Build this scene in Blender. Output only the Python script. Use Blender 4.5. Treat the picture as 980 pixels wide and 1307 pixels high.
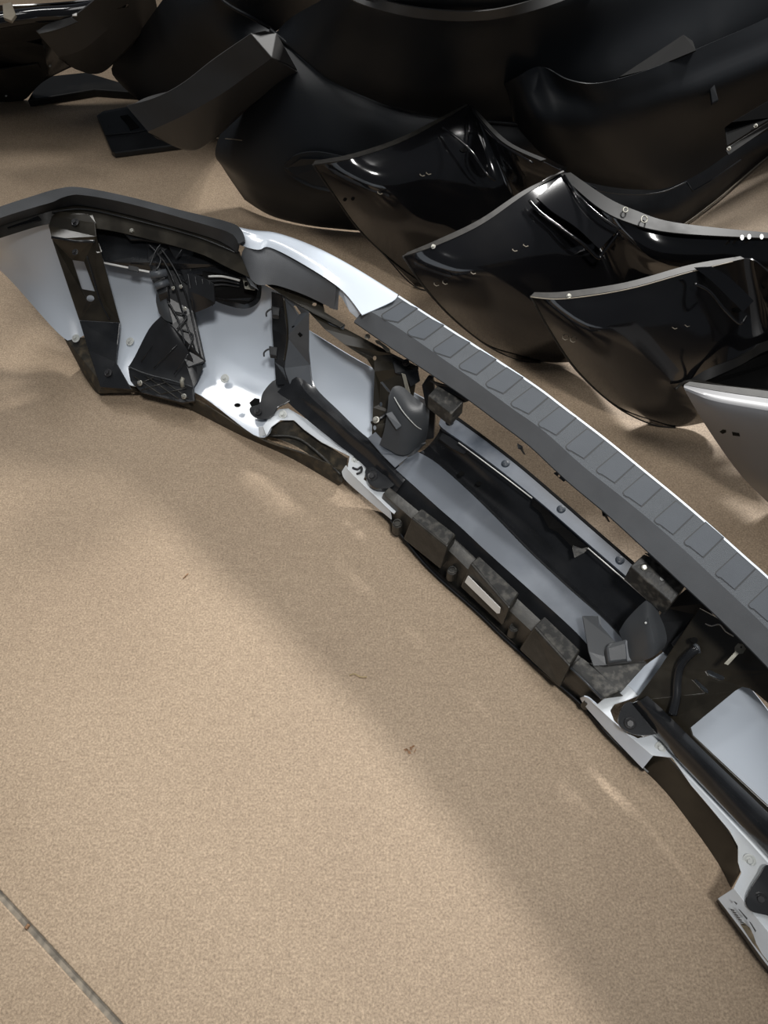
import bpy, bmesh, math, random
import numpy as np
from mathutils import Vector, Matrix
from mathutils.geometry import tessellate_polygon
random.seed(7)
for o in list(bpy.data.objects): bpy.data.objects.remove(o)
SC = bpy.context.scene
COL = SC.collection

# ---------------------------------------------------------------- camera, world, lights, exposure
F, PITCH, H = 981.0, math.radians(56), 1.6
cam = bpy.data.objects.new('camera', bpy.data.cameras.new('camera')); COL.objects.link(cam)
cam.location = (0, 0, H); cam.rotation_euler = (math.pi/2 - PITCH, 0, 0)
cam.data.sensor_fit = 'VERTICAL'; cam.data.sensor_height = 36; cam.data.lens = 36*F/1307
cam.data.clip_start = .02
SC.camera = cam
SC.view_settings.view_transform = 'Standard'; SC.view_settings.look = 'None'
SC.view_settings.gamma = 1; SC.view_settings.use_curve_mapping = False
SC.view_settings.exposure = 0.0
w = bpy.data.worlds.new('world'); SC.world = w; w.use_nodes = True
w.node_tree.nodes['Background'].inputs[0].default_value = (.80, .88, 1, 1)
w.node_tree.nodes['Background'].inputs[1].default_value = .085
def lamp(name, loc, target, size, power, colr=(1, .985, .96), sy=None, kind='AREA', cone=50):
    l = bpy.data.lights.new(name, kind); l.energy = power; l.color = colr
    if kind == 'AREA':
        l.shape = 'RECTANGLE'; l.size = size; l.size_y = sy or size
    else:
        l.shadow_soft_size = size; l.spot_size = math.radians(cone); l.spot_blend = 1
    o = bpy.data.objects.new(name, l); COL.objects.link(o); o.location = loc
    o.rotation_euler = (Vector(target) - Vector(loc)).to_track_quat('-Z', 'Y').to_euler()
    return o
lamp('ceiling_or_fill_lamp', (2.15, 4.45, 3.15), (-.2, .65, 0), .2, 600, kind='SPOT', cone=52)
lamp('ceiling_or_fill_lamp', (2.75, 4.0, 3.25), (-.2, .65, 0), .2, 520, kind='SPOT', cone=52)
lamp('ceiling_or_fill_lamp', (-.2, 1.7, 3.7), (-.2, 1.2, 0), 1.6, 30, sy=1.6)  # added broad fill lamp, lifts the shaded areas in place of ambient
lamp('ceiling_or_fill_lamp', (-1.9, 3.1, 3.4), (-.9, 2.6, 0), .3, 30, sy=1.2)  # added fill lamp, brightens the covers and floor at upper left
lamp('ceiling_or_fill_lamp', (.35, -.6, 3.5), (-.08, .82, 0), .2, 300, kind='SPOT', cone=44)

# ---------------------------------------------------------------- helpers
def W(x, y, z):
    u = (x-490)/F; v = (y-653.5)/F
    d = (H-z)/(math.sin(PITCH) + math.cos(PITCH)*v)
    return Vector((d*u, d*(math.cos(PITCH) - math.sin(PITCH)*v), z))
CAM = Vector((0, 0, H))

def material(name, base, rough=.5, metal=0, var=.0, scale=30, bump=.0, bscale=200, coat=0, dust=None, dust_amt=.5, dust_scale=8, spec=.5):
    m = bpy.data.materials.new(name); m.use_nodes = True
    nt = m.node_tree; b = nt.nodes['Principled BSDF']
    b.inputs['Roughness'].default_value = rough; b.inputs['Metallic'].default_value = metal
    b.inputs['Specular IOR Level'].default_value = spec
    b.inputs['Coat Weight'].default_value = coat; b.inputs['Coat Roughness'].default_value = .06
    tc = nt.nodes.new('ShaderNodeTexCoord')
    def noise(s, det=4):
        n = nt.nodes.new('ShaderNodeTexNoise'); n.inputs['Scale'].default_value = s; n.inputs['Detail'].default_value = det
        nt.links.new(tc.outputs['Object'], n.inputs['Vector']); return n
    n = noise(scale); r = nt.nodes.new('ShaderNodeValToRGB')
    r.color_ramp.elements[0].position = .3; r.color_ramp.elements[1].position = .7
    lo = [max(0, c*(1-var)) for c in base]; hi = [min(1, c*(1+var)) for c in base]
    r.color_ramp.elements[0].color = (*lo, 1); r.color_ramp.elements[1].color = (*hi, 1)
    nt.links.new(n.outputs['Fac'], r.inputs['Fac']); out = r.outputs['Color']
    if dust:
        n2 = noise(dust_scale, 8); r2 = nt.nodes.new('ShaderNodeValToRGB')
        r2.color_ramp.elements[0].position = .48; r2.color_ramp.elements[1].position = .75
        r2.color_ramp.elements[0].color = (0, 0, 0, 1); r2.color_ramp.elements[1].color = (dust_amt,)*3 + (1,)
        nt.links.new(n2.outputs['Fac'], r2.inputs['Fac'])
        mx = nt.nodes.new('ShaderNodeMixRGB'); nt.links.new(r2.outputs['Color'], mx.inputs[0])
        nt.links.new(out, mx.inputs[1]); mx.inputs[2].default_value = (*dust, 1); out = mx.outputs[0]
        mr = nt.nodes.new('ShaderNodeMath'); mr.operation = 'MULTIPLY_ADD'
        nt.links.new(r2.outputs['Color'], mr.inputs[0]); mr.inputs[1].default_value = .5; mr.inputs[2].default_value = rough
        nt.links.new(mr.outputs[0], b.inputs['Roughness'])
    nt.links.new(out, b.inputs['Base Color'])
    if bump:
        n3 = noise(bscale, 3); bp = nt.nodes.new('ShaderNodeBump'); bp.inputs['Strength'].default_value = bump
        bp.inputs['Distance'].default_value = .002
        nt.links.new(n3.outputs['Fac'], bp.inputs['Height']); nt.links.new(bp.outputs[0], b.inputs['Normal'])
    return m

M = {}
M['white'] = material('white_paint', (.66, .725, .81), .28, var=.02, scale=6, coat=.6)
M['flange'] = material('primed_flange', (.68, .72, .76), .35, var=.04, scale=10, dust=(.46, .42, .30), dust_amt=.35, dust_scale=9)
M['pad'] = material('grey_pad', (.125, .136, .150), .65, var=.06, scale=20, bump=.25, bscale=900)  # smooth slope; lighter than the top to paint in the light on it
M['pad_dots'] = material('stippled_pad', (.072, .080, .090), .75, var=.05, scale=20, bump=.8, bscale=700)
M['tread'] = material('tread_rubber', (.054, .062, .073), .68, var=.05, scale=20, bump=.2, bscale=800, spec=.35)
M['groove'] = material('groove_rubber', (.018, .02, .022), .7)
M['trim'] = material('dark_grey_trim', (.10, .105, .113), .5, var=.1, scale=14, bump=.2, bscale=500)
M['rubber'] = material('black_rubber', (.03, .032, .035), .45, var=.25, scale=12, bump=.2, bscale=300)
M['bronze'] = material('dark_coated_steel', (.020, .017, .012), .30, var=.3, scale=18, dust=(.10, .085, .06), dust_amt=.25, dust_scale=14, bump=.1, bscale=60)
M['steel'] = material('black_coated_steel', (.014, .015, .017), .2, var=.2, scale=18, dust=(.07, .07, .07), dust_amt=.15, dust_scale=12)
M['greysteel'] = material('grey_coated_steel', (.075, .083, .094), .42, var=.12, scale=12)
M['plastic'] = material('black_plastic', (.014, .015, .017), .38, var=.2, scale=25, bump=.12, bscale=120)
M['dirty'] = material('dusty_plastic', (.022, .022, .021), .48, var=.25, scale=25, bump=.25, bscale=150, dust=(.32, .30, .26), dust_amt=.32, dust_scale=70)
M['dam'] = material('air_dam_plastic', (.024, .023, .020), .42, var=.25, scale=25, bump=.2, bscale=150, dust=(.14, .125, .10), dust_amt=.2, dust_scale=60)
M['soil'] = material('soiled_plastic', (.028, .024, .017), .6, var=.4, scale=40, bump=.4, bscale=100, dust=(.16, .12, .07), dust_amt=.55, dust_scale=45)
M['sheet'] = material('blue_grey_plastic', (.075, .088, .108), .42, var=.12, scale=9, dust=(.24, .26, .29), dust_amt=.45, dust_scale=7)
M['rail'] = material('blue_grey_rail', (.070, .086, .112), .42, var=.12, scale=18, dust=(.2, .22, .25), dust_amt=.3, dust_scale=30)
M['cover'] = material('grey_hook_cover', (.048, .052, .057), .38, var=.08, scale=10, bump=.08, bscale=400)
M['dome'] = material('dark_rivet', (.055, .066, .082), .45)
M['zinc'] = material('zinc_bolt', (.50, .49, .44), .35, metal=.75, var=.2, scale=60)
M['clipmetal'] = material('clip_metal', (.34, .33, .28), .5, metal=.3, var=.15, scale=80)
M['washer'] = material('painted_washer', (.60, .62, .60), .4, var=.05)
M['boltblack'] = material('black_bolt', (.03, .03, .032), .4, var=.3, scale=60)
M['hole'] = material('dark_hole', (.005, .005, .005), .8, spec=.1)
M['label'] = material('white_label', (.74, .73, .70), .5, var=.03)
M['print'] = material('stamp_ink', (.05, .05, .05), .6)
M['wire'] = material('bright_strip', (.62, .62, .60), .4)
M['grime'] = material('grime', (.22, .18, .12), .7, var=.3, scale=60)
M['matt'] = material('matt_black_cover', (.012, .014, .017), .45, var=.06, scale=5, bump=.10, bscale=500, dust=(.03, .03, .03), dust_amt=.12, dust_scale=5, spec=.35)
M['flare'] = material('grey_flare_plastic', (.046, .045, .044), .50, var=.06, scale=6, bump=.15, bscale=500)
M['gloss'] = material('gloss_black_paint', (.007, .007, .008), .10, var=.1, scale=5, coat=.3, dust=(.05, .045, .035), dust_amt=.10, dust_scale=4)
M['glossdusty'] = material('dusty_gloss_black', (.012, .012, .012), .45, var=.2, scale=5, dust=(.05, .047, .04), dust_amt=.35, dust_scale=9, spec=.25)
M['silver'] = material('silver_paint', (.205, .205, .212), .42, metal=.15, var=.03, scale=5)
M['rim'] = material('scuffed_rim', (.022, .020, .017), .5, var=.5, scale=60, spec=.3)
M['edge'] = material('pale_cut_edge', (.30, .26, .20), .4, var=.1)

def finish(name, bm, mat, parent=None, smooth=False, bevel=0, solid=0, loc=None, face=True):
    """link ONE mesh object; vertices come in world space"""
    if face:
        bmesh.ops.recalc_face_normals(bm, faces=bm.faces)
    me = bpy.data.meshes.new(name)
    base = Vector((0, 0, 0))
    p = parent
    while p is not None:
        base += p.location; p = p.parent
    if loc is not None: base = base*0 + Vector(loc)
    bm.transform(Matrix.Translation(-base)); bm.to_mesh(me); bm.free()
    for q in me.polygons: q.use_smooth = smooth
    me.materials.append(M[mat] if isinstance(mat, str) else mat)
    o = bpy.data.objects.new(name, me); COL.objects.link(o)
    if parent is not None: o.parent = parent
    if loc is not None: o.location = Vector(loc) - (parent.location if parent else Vector((0, 0, 0)))
    if solid:
        s = o.modifiers.new('solid', 'SOLIDIFY'); s.thickness = solid; s.offset = -1
        e = o.modifiers.new('split', 'EDGE_SPLIT'); e.split_angle = .6
    if bevel:
        b = o.modifiers.new('bevel', 'BEVEL'); b.width = bevel; b.segments = 2; b.limit_method = 'ANGLE'; b.angle_limit = .6
        b.use_clamp_overlap = True
    return o

def smooth_line(pts, n, closed=False):
    P = [Vector(p) for p in pts]; k = len(P); out = []
    segs = k if closed else k-1
    for i in range(n + (0 if closed else 1)):
        t = i/n*segs; j = min(int(t), segs-1); t -= j
        g = (lambda q: P[q % k]) if closed else (lambda q: P[max(0, min(k-1, q))])
        p0, p1, p2, p3 = g(j-1), g(j), g(j+1), g(j+2)
        out.append(.5*((2*p1) + (p2-p0)*t + (2*p0-5*p1+4*p2-p3)*t*t + (3*p1-p0-3*p2+p3)*t**3))
    return out

def add_sheet(bm, outer, holes=(), thick=.003, smooth=0, hsmooth=0):
    """a plate whose outline is measured by bearing (x,y) and height z; it gets real thickness away from the viewer"""
    A = np.array([[p[0], p[1], 1] for p in outer]); zz = np.array([p[2] for p in outer])
    cf = np.linalg.lstsq(A, zz, rcond=None)[0]
    if smooth: outer = [(p[0], p[1], float(cf @ np.array([p[0], p[1], 1]))) for p in outer]
    loops = [[Vector(p) for p in (smooth_line(outer, smooth, True) if smooth else outer)]]
    for h in holes:
        hv = [Vector((p[0], p[1], p[2] if len(p) > 2 else float(cf @ np.array([p[0], p[1], 1])))) for p in h]
        loops.append(smooth_line(hv, hsmooth, True) if hsmooth else hv)
    wl = [[W(*p) for p in l] for l in loops]
    tris = tessellate_polygon([[Vector((p[0], p[1], 0)) for p in l] for l in loops])
    flat = [p for l in wl for p in l]
    n = Vector((0, 0, 0))
    for t in tris:
        a, b, c = (flat[i] for i in t); m = (b-a).cross(c-a)
        if m.dot(CAM-a) < 0: m = -m
        n += m
    n.normalize()
    top = [bm.verts.new(p) for p in flat]; bot = [bm.verts.new(p-n*thick) for p in flat]
    for t in tris:
        a, b, c = t
        try:
            bm.faces.new((top[a], top[b], top[c])); bm.faces.new((bot[c], bot[b], bot[a]))
        except ValueError: pass
    off = 0
    for l in wl:
        k = len(l)
        for i in range(k):
            j = (i+1) % k
            try: bm.faces.new((top[off+i], top[off+j], bot[off+j], bot[off+i]))
            except ValueError: pass
        off += k
    return n

def sheet(name, outer, mat, parent=None, holes=(), thick=.003, smooth=0, hsmooth=0, bevel=.001):
    bm = bmesh.new(); add_sheet(bm, outer, holes, thick, smooth, hsmooth)
    return finish(name, bm, mat, parent, bevel=bevel)

def prism(name, outer, mat, parent=None, down=.03, bevel=.002, smooth=0, bm=None, grow=0):
    """a block: outline of its top, carried straight down"""
    own = bm is None
    if own: bm = bmesh.new()
    pts = smooth_line(outer, smooth, True) if smooth else outer
    wl = [W(*p) for p in pts]; c = sum(wl, Vector())/len(wl)
    top = [bm.verts.new(p) for p in wl]
    bot = [bm.verts.new(Vector((p.x+(p.x-c.x)*grow, p.y+(p.y-c.y)*grow, p.z-down))) for p in wl]
    k = len(wl)
    tr = tessellate_polygon([[Vector((p[0], p[1], 0)) for p in pts]])
    for a, b, cc in tr:
        bm.faces.new((top[a], top[b], top[cc])); bm.faces.new((bot[cc], bot[b], bot[a]))
    for i in range(k):
        bm.faces.new((top[i], top[(i+1) % k], bot[(i+1) % k], bot[i]))
    if own: return finish(name, bm, mat, parent, bevel=bevel)

def add_loft(bm, rows, n=24, sub=1, cross=False):
    R = [smooth_line(r, n) for r in rows]
    if cross:
        cols = [smooth_line([R[i][j] for i in range(len(R))], sub*(len(R)-1)) for j in range(n+1)]
        R = [[cols[j][i] for j in range(n+1)] for i in range(sub*(len(rows)-1)+1)]
    V = [[bm.verts.new(W(*p)) for p in r] for r in R]
    for i in range(len(V)-1):
        for j in range(n):
            bm.faces.new((V[i][j], V[i][j+1], V[i+1][j+1], V[i+1][j]))
def face_camera(bm):
    s = 0
    bmesh.ops.recalc_face_normals(bm, faces=bm.faces)
    for f in bm.faces: s += f.calc_area()*(1 if f.normal.dot(CAM-f.calc_center_median()) > 0 else -1)
    if s < 0: bmesh.ops.reverse_faces(bm, faces=bm.faces)
def loft(name, rows, mat, parent=None, n=24, sub=4, cross=False, thick=.003, smooth=True, sharp=None):
    bm = bmesh.new(); add_loft(bm, rows, n, sub, cross); face_camera(bm)
    o = finish(name, bm, mat, parent, smooth=smooth, solid=thick, face=False)
    if sharp is not None:
        e = o.modifiers.new('split', 'EDGE_SPLIT'); e.split_angle = sharp
    return o

def add_tube(bm, pts, r, seg=8, closed=False):
    P = [Vector(p) for p in pts]; rings = []
    for i, p in enumerate(P):
        d = (P[min(i+1, len(P)-1)] - P[max(i-1, 0)]).normalized()
        a = d.cross(Vector((.3, .2, 1))).normalized(); b = d.cross(a)
        rings.append([bm.verts.new(p + r*(math.cos(t*2*math.pi/seg)*a + math.sin(t*2*math.pi/seg)*b)) for t in range(seg)])
    for i in range(len(rings)-1):
        for t in range(seg):
            bm.faces.new((rings[i][t], rings[i][(t+1) % seg], rings[i+1][(t+1) % seg], rings[i+1][t]))
    bm.faces.new(rings[0]); bm.faces.new(rings[-1])
def tube(name, pts, r, mat, parent=None, n=None, seg=8):
    bm = bmesh.new()
    if n: pts = smooth_line(pts, n)
    add_tube(bm, [W(*p) for p in pts], r, seg)
    return finish(name, bm, mat, parent, smooth=True)

def lathe_mesh(name, prof, mat, seg=14, hexa=None):
    bm = bmesh.new(); rings = []
    for r, z in prof:
        rings.append([bm.verts.new((r*math.cos(t*2*math.pi/seg), r*math.sin(t*2*math.pi/seg), z)) for t in range(seg)])
    for i in range(len(rings)-1):
        for t in range(seg): bm.faces.new((rings[i][t], rings[i][(t+1) % seg], rings[i+1][(t+1) % seg], rings[i+1][t]))
    bm.faces.new(rings[-1]); bm.faces.new(rings[0])
    if hexa:
        r, z0, z1 = hexa
        a = [bm.verts.new((r*math.cos(t*math.pi/3), r*math.sin(t*math.pi/3), z0)) for t in range(6)]
        b = [bm.verts.new((r*math.cos(t*math.pi/3), r*math.sin(t*math.pi/3), z1)) for t in range(6)]
        for t in range(6): bm.faces.new((a[t], a[(t+1) % 6], b[(t+1) % 6], b[t]))
        bm.faces.new(b); bm.faces.new(a)
    bmesh.ops.recalc_face_normals(bm, faces=bm.faces)
    me = bpy.data.meshes.new(name); bm.to_mesh(me); bm.free(); me.materials.append(M[mat]); return me
ME = {
 'zinc': lathe_mesh('flange_bolt', [(.0085, 0), (.0095, .001), (.0085, .003), (.006, .0035), (.0055, .009), (.004, .0105)], 'zinc', hexa=(.0064, .003, .0095)),
 'washer': lathe_mesh('washer_bolt', [(.012, 0), (.012, .0012), (.0095, .002), (.0075, .0016), (.006, .0035), (.004, .004)], 'washer', hexa=(.0048, .003, .008)),
 'black': lathe_mesh('black_bolt', [(.014, 0), (.0145, .002), (.012, .004), (.009, .003), (.007, .005)], 'boltblack', hexa=(.008, .004, .011)),
 'rivet': lathe_mesh('rivet', [(.0095, -.002), (.0098, .001), (.008, .0042), (.004, .0058)], 'dome'),
}
UPAX = Vector((-.25, -.45, 1)).normalized()
def bolt(name, x, y, z, kind, parent, ax=UPAX, s=1.0):
    o = bpy.data.objects.new(name, ME[kind]); COL.objects.link(o); o.parent = parent
    b = Vector((0, 0, 0)); p = parent
    while p is not None: b += p.location; p = p.parent
    o.location = W(x, y, z) - b; o.rotation_euler = Vector(ax).to_track_quat('Z', 'Y').to_euler(); o.scale = (s, s, s)
    return o

def thing(name, label, cat, loc, group=None):
    o = bpy.data.objects.new(name, None); COL.objects.link(o); o.location = loc; o.empty_display_size = .05
    o['label'] = label; o['category'] = cat
    if group: o['group'] = group
    return o
from mathutils.bvhtree import BVHTree
def snap(o, x, y):
    base = Vector((0, 0, 0)); q = o
    while q is not None: base += q.location; q = q.parent
    t = BVHTree.FromPolygons([v.co + base for v in o.data.vertices], [tuple(p.vertices) for p in o.data.polygons])
    d = (W(x, y, 0) - CAM).normalized(); h = t.ray_cast(CAM, d)
    return h[0].z + .0015 if h[0] else None

def circ(x, y, rx, ry=None, n=10, rot=0):
    ry = ry or rx; c, s = math.cos(rot), math.sin(rot)
    return [(x+rx*math.cos(t*2*math.pi/n)*c-ry*math.sin(t*2*math.pi/n)*s, y+rx*math.cos(t*2*math.pi/n)*s+ry*math.sin(t*2*math.pi/n)*c) for t in range(n)]

# ---------------------------------------------------------------- floor
def floor_mat():
    m = bpy.data.materials.new('concrete'); m.use_nodes = True; nt = m.node_tree; b = nt.nodes['Principled BSDF']
    tc = nt.nodes.new('ShaderNodeTexCoord')
    def noise(s, d, r=.6):
        n = nt.nodes.new('ShaderNodeTexNoise'); n.inputs['Scale'].default_value = s; n.inputs['Detail'].default_value = d
        n.inputs['Roughness'].default_value = r; nt.links.new(tc.outputs['Object'], n.inputs['Vector']); return n
    def ramp(n, stops):
        r = nt.nodes.new('ShaderNodeValToRGB'); e = r.color_ramp.elements
        e[0].position, e[0].color = stops[0][0], (*stops[0][1], 1); e[1].position, e[1].color = stops[-1][0], (*stops[-1][1], 1)
        for p, c in stops[1:-1]:
            q = e.new(p); q.color = (*c, 1)
        nt.links.new(n.outputs['Fac'], r.inputs['Fac']); return r
    def mix(a, bb, f, mode='MULTIPLY'):
        x = nt.nodes.new('ShaderNodeMixRGB'); x.blend_type = mode; x.inputs[0].default_value = f
        nt.links.new(a, x.inputs[1]); nt.links.new(bb, x.inputs[2]); return x.outputs[0]
    big = ramp(noise(1.6, 5), [(.3, (.36, .270, .187)), (.5, (.41, .311, .216)), (.7, (.445, .340, .239))])
    fine = ramp(noise(230, 3, .7), [(.32, (.62, .60, .58)), (.5, (.97, .97, .97)), (.68, (1.32, 1.32, 1.32))])
    med = ramp(noise(60, 4), [(.3, (.90, .89, .88)), (.7, (1.08, 1.08, 1.08))])
    spk = ramp(noise(420, 1), [(.0, (.5, .45, .4)), (.27, (.55, .5, .45)), (.31, (1, 1, 1)), (1, (1, 1, 1))])
    c = mix(mix(mix(big.outputs[0], fine.outputs[0], 1), med.outputs[0], 1), spk.outputs[0], .8)
    nt.links.new(c, b.inputs['Base Color']); b.inputs['Roughness'].default_value = .62
    bp = nt.nodes.new('ShaderNodeBump'); bp.inputs['Strength'].default_value = .25; bp.inputs['Distance'].default_value = .001
    nt.links.new(fine.outputs[0], bp.inputs['Height']); nt.links.new(bp.outputs[0], b.inputs['Normal'])
    return m
M['floor'] = floor_mat()
M['joint'] = material('joint_filler', (.20, .175, .14), .7, var=.35, scale=50, dust=(.42, .36, .28), dust_amt=.7, dust_scale=60)
fl = bpy.data.objects.new('floor', None); COL.objects.link(fl); fl['kind'] = 'structure'
ja, jb = W(0, 1143, 0), W(150, 1307, 0); jd = (jb-ja).normalized(); jn = Vector((-jd.y, jd.x, 0))
def slab(a0, a1, z0, z1, name, mat):
    bm = bmesh.new(); v = []
    for z in (z0, z1):
        for s, t in ((-8, a0), (8, a0), (8, a1), (-8, a1)):
            p = ja + jd*s + jn*t; v.append(bm.verts.new((p.x, p.y, z)))
    for q in ((3, 2, 1, 0), (4, 5, 6, 7), (0, 1, 5, 4), (1, 2, 6, 5), (2, 3, 7, 6), (3, 0, 4, 7)): bm.faces.new([v[i] for i in q])
    o = finish(name, bm, mat, fl, bevel=.002)
    return o
slab(.006, 9, -.12, 0, 'floor_slab', 'floor'); slab(-8, -.006, -.12, 0, 'floor_slab', 'floor'); slab(-.008, .008, -.12, -.0035, 'joint_filler', 'joint')

# ================================================================ the white front bumper
BL = W(620, 700, 0); BL.z = 0
B = thing('truck_bumper', 'white truck bumper with a grey step pad along its top, lying on the open concrete', 'bumper', BL)

# --- steel shell (inner side of the painted face), left half
bm = bmesh.new()
cols = [
 [(-50,316,.35),(-50,317,.34),(-50,318,.33),(-50,320,.32)],
 [(0,296,.37),(0,315,.31),(0,330,.25),(0,345,.20)],
 [(58,280,.37),(66,330,.26),(74,385,.15),(82,432,.08)],
 [(100,285,.36),(108,340,.24),(112,395,.13),(113,430,.08)],
 [(150,300,.31),(150,345,.23),(152,425,.11),(156,484,.07)],
 [(200,318,.30),(196,362,.22),(188,440,.10),(182,494,.07)],
 [(262,335,.29),(264,385,.19),(262,450,.10),(247,500,.07)],
 [(332,362,.28),(338,415,.18),(330,470,.10),(331,558,.06)],
 [(368,382,.28),(372,430,.20),(366,480,.11),(352,528,.075)]]
add_loft(bm, [[c[i] for c in cols] for i in range(4)], n=64, sub=5, cross=True); face_camera(bm)
shell = finish('steel_face', bm, 'white', B, smooth=True, solid=.003, face=False)
# lower face seen through the openings
loft('lower_face', [[(372,408,.20),(440,450,.20),(480,473,.20),(520,497,.19),(552,515,.18)],
                    [(372,445,.14),(425,478,.14),(476,510,.14),(505,530,.12),(535,542,.11)],
                    [(380,500,.09),(420,525,.09),(462,560,.09),(488,578,.08),(512,588,.07)]], 'white', B, sub=4, cross=True)
loft('lower_face', [[(872,812,.19),(910,838,.21),(955,876,.21),(1000,932,.21),(1090,1030,.21)],
                    [(852,880,.10),(880,915,.115),(935,950,.135),(990,1000,.135),(1080,1090,.135)],
                    [(845,955,.06),(870,980,.07),(930,1030,.085),(985,1085,.085),(1070,1180,.085)]], 'white', B, sub=4, cross=True)
# painted top cap (with the front edge turned down) and thin painted edge past the pad
loft('top_cap', [[(200,264,.36),(310,293,.36),(355,300,.36),(400,318,.36),(450,344,.36),(508,380,.36)],
                 [(200,262,.40),(310,291,.42),(352,297,.422),(400,314,.422),(450,340,.422),(508,376,.422)],
                 [(200,266,.39),(314,300,.422),(352,306,.428),(405,330,.428),(455,357,.428),(500,385,.428)],
                 [(200,270,.38),(316,316,.412),(345,316,.418),(395,342,.418),(437,371,.418),(462,402,.418)],
                 ], 'white', B, n=40, sub=4, cross=True, thick=.002)
sheet('top_cap', [(425,362,.40),(437,371,.41),(462,398,.41),(455,406,.385),(446,398,.385),(436,380,.39),(428,372,.39)], 'white', B, thick=.002)
FAR = [(508,379,.42),(564,404,.42),(634,461,.42),(686,496,.42),(720,522,.42),(770,560,.42),(813,595,.42),(862,635,.42),(904,671,.42),(952,714,.42),(980,739,.42),(1060,815,.42),(1160,920,.42)]
FAR[1] = (565,416,.42)
CRE = [(467,394,.42),(512,421,.42),(561,455,.42),(607,487,.42),(653,521,.42),(695,551,.42),(744,595,.42),(803,642,.42),(862,692,.42),(918,744,.42),(980,803,.42),(1060,885,.42),(1150,985,.42)]
LOW = [(452,411,.375),(497,442,.375),(542,472,.375),(591,505,.375),(634,537,.375),(676,569,.375),(723,613,.375),(772,654,.375),(815,693,.375),(876,750,.375),(928,799,.375),(980,852,.375),(1070,950,.375)]
def line_at(L, x):
    for a, b in zip(L, L[1:]):
        if a[0] <= x <= b[0]:
            t = (x-a[0])/(b[0]-a[0]); return tuple(a[i]+(b[i]-a[i])*t for i in range(3))
    return L[-1]
def offs(L, dx, dy, dz): return [(x+dx, y+dy, z+dz) for x, y, z in L]
loft('painted_edge', [offs(FAR, -3, 3, -.003), offs(FAR, 1.0, -.8, -.003), offs(FAR, 1.6, 2, -.06)], 'white', B, n=60, thick=.002, sharp=.5)
pad = loft('step_pad', [offs(FAR, 0, 0, 0), CRE], 'pad_dots', B, n=60, thick=.004)
loft('pad_slope', [CRE, LOW], 'pad', pad, n=60, thick=.004)
loft('pad_lip', [LOW, offs(LOW, 2, -3, -.012)], 'plastic', pad, n=60, thick=.002)
sheet('pad_end', [(508,379,.4195),(467,394,.4195),(452,411,.3745),(462,406,.37),(500,388,.40)], 'pad', pad, thick=.002)
LLC = [(486,403),(519,424),(552,446),(585,467),(619,490),(651,515),(686,541),(721,570),(760,600),(794,629),(834,664),(872,692),(912,732),(954,772),(996,813),(1040,858)]
for i, (x, y) in enumerate(LLC):
    t = i/13
    x += 1.5; y -= 1.8
    ax, ay = 26+1.5*t, -(15.5+9*t); bx, by = 19+4*t, 7+13*t
    p = [(x+1, y+.3), (x+.2, y+2), (x+1, y+4.2), (x+3.5, y+6), (x+6.5, y+6.8), (x+bx+1, y+by+2.5), (x+bx+ax, y+by+ay), (x+ax, y+ay)]
    d = [(-.9,-1.2), (-1.5,-.2), (-1.2,.7), (-.7,1.2), (-.3,1.5), (.8,1.7), (1.2,1.1), (-.5,-1.5)]
    tp = sheet('tread_panel', [(q[0], q[1], .4210) for q in p], 'tread', pad, thick=.0008, bevel=.0003)
    sheet('tread_groove', [(q[0]+e[0], q[1]+e[1], .4204) for q, e in zip(p, d)], 'groove', pad, thick=.0008, bevel=0)
# clips hanging below the pad
for x, y in ((664,572), (772,658)):
    sheet('pad_clip', [(x-4,y-6,.36),(x+3,y-2,.36),(x+4,y+3,.35),(x+7,y+9,.34),(x+4,y+8,.34),(x,y+2,.35),(x-3,y+1,.36)], 'plastic', B, thick=.004)
sheet('pad_clip', [(706,604,.35),(710,602,.355),(722,612,.355),(719,615,.35)], 'plastic', B, holes=[circ(713,607.5,1.8)], thick=.004)

# --- rubber strip along the end cap top
strip_far = [(-70,291,.43),(0,266,.43),(40,253,.43),(74,243,.43),(102,241,.43),(160,252,.43),(230,270,.43),(290,285,.43),(306,294,.43),(312,309,.43)]
strip_near = [(-70,304,.43),(0,278,.43),(45,264,.43),(66,258,.43),(82,251.5,.43),(103,249,.43),(164,260,.43),(262,287,.43),(296,299,.43),(306,312,.43)]
strip_low = [(-70,312,.40),(0,286,.40),(45,272,.40),(66,266,.40),(84,262,.40),(105,261,.40),(164,273,.40),(262,300,.40),(290,312,.40),(304,322,.40)]
rs = loft('rubber_top_strip', [offs(strip_far, 1, 2, -.04), strip_far, strip_near, strip_low], 'rubber', B, n=60, thick=.004, sharp=.6)
loft('upper_flange', [offs(strip_low, 0, -2, 0), [(-70,326,.37),(0,304,.37),(45,290,.37),(66,286,.37),(90,286,.37),(115,290,.37),(164,299,.37),(250,322,.37),(288,340,.37),(318,354,.37)]], 'bronze', B, n=60, thick=.004)
tube('flange_ridge', [(66,271,.395),(105,267,.395),(160,278,.395),(250,302,.395),(300,322,.395)], .0018, 'rubber', B, n=30)
sheet('flange_slot', [(5,283,.392),(48,274,.392),(53,280,.385),(10,292,.385)], 'steel', B, thick=.003)
# backing plate behind the end bracket
sheet('backing_plate', [(110,282,.345),(190,297,.345),(250,315,.345),(300,338,.34),(326,356,.34),(328,372,.29),(318,384,.275),(285,382,.275),(262,376,.275),(214,347,.29),(192,346,.29),(133,334,.30)], 'steel', B, thick=.004)
sheet('plate_lip', [(132,334,.302),(192,346,.302),(191,348.5,.299),(132,336.5,.299)], 'wire', B, thick=.002)
sheet('plate_tab', [(164,338,.305),(177,341,.305),(176,347,.30),(163,344,.30)], 'plastic', B, thick=.004)

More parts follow.
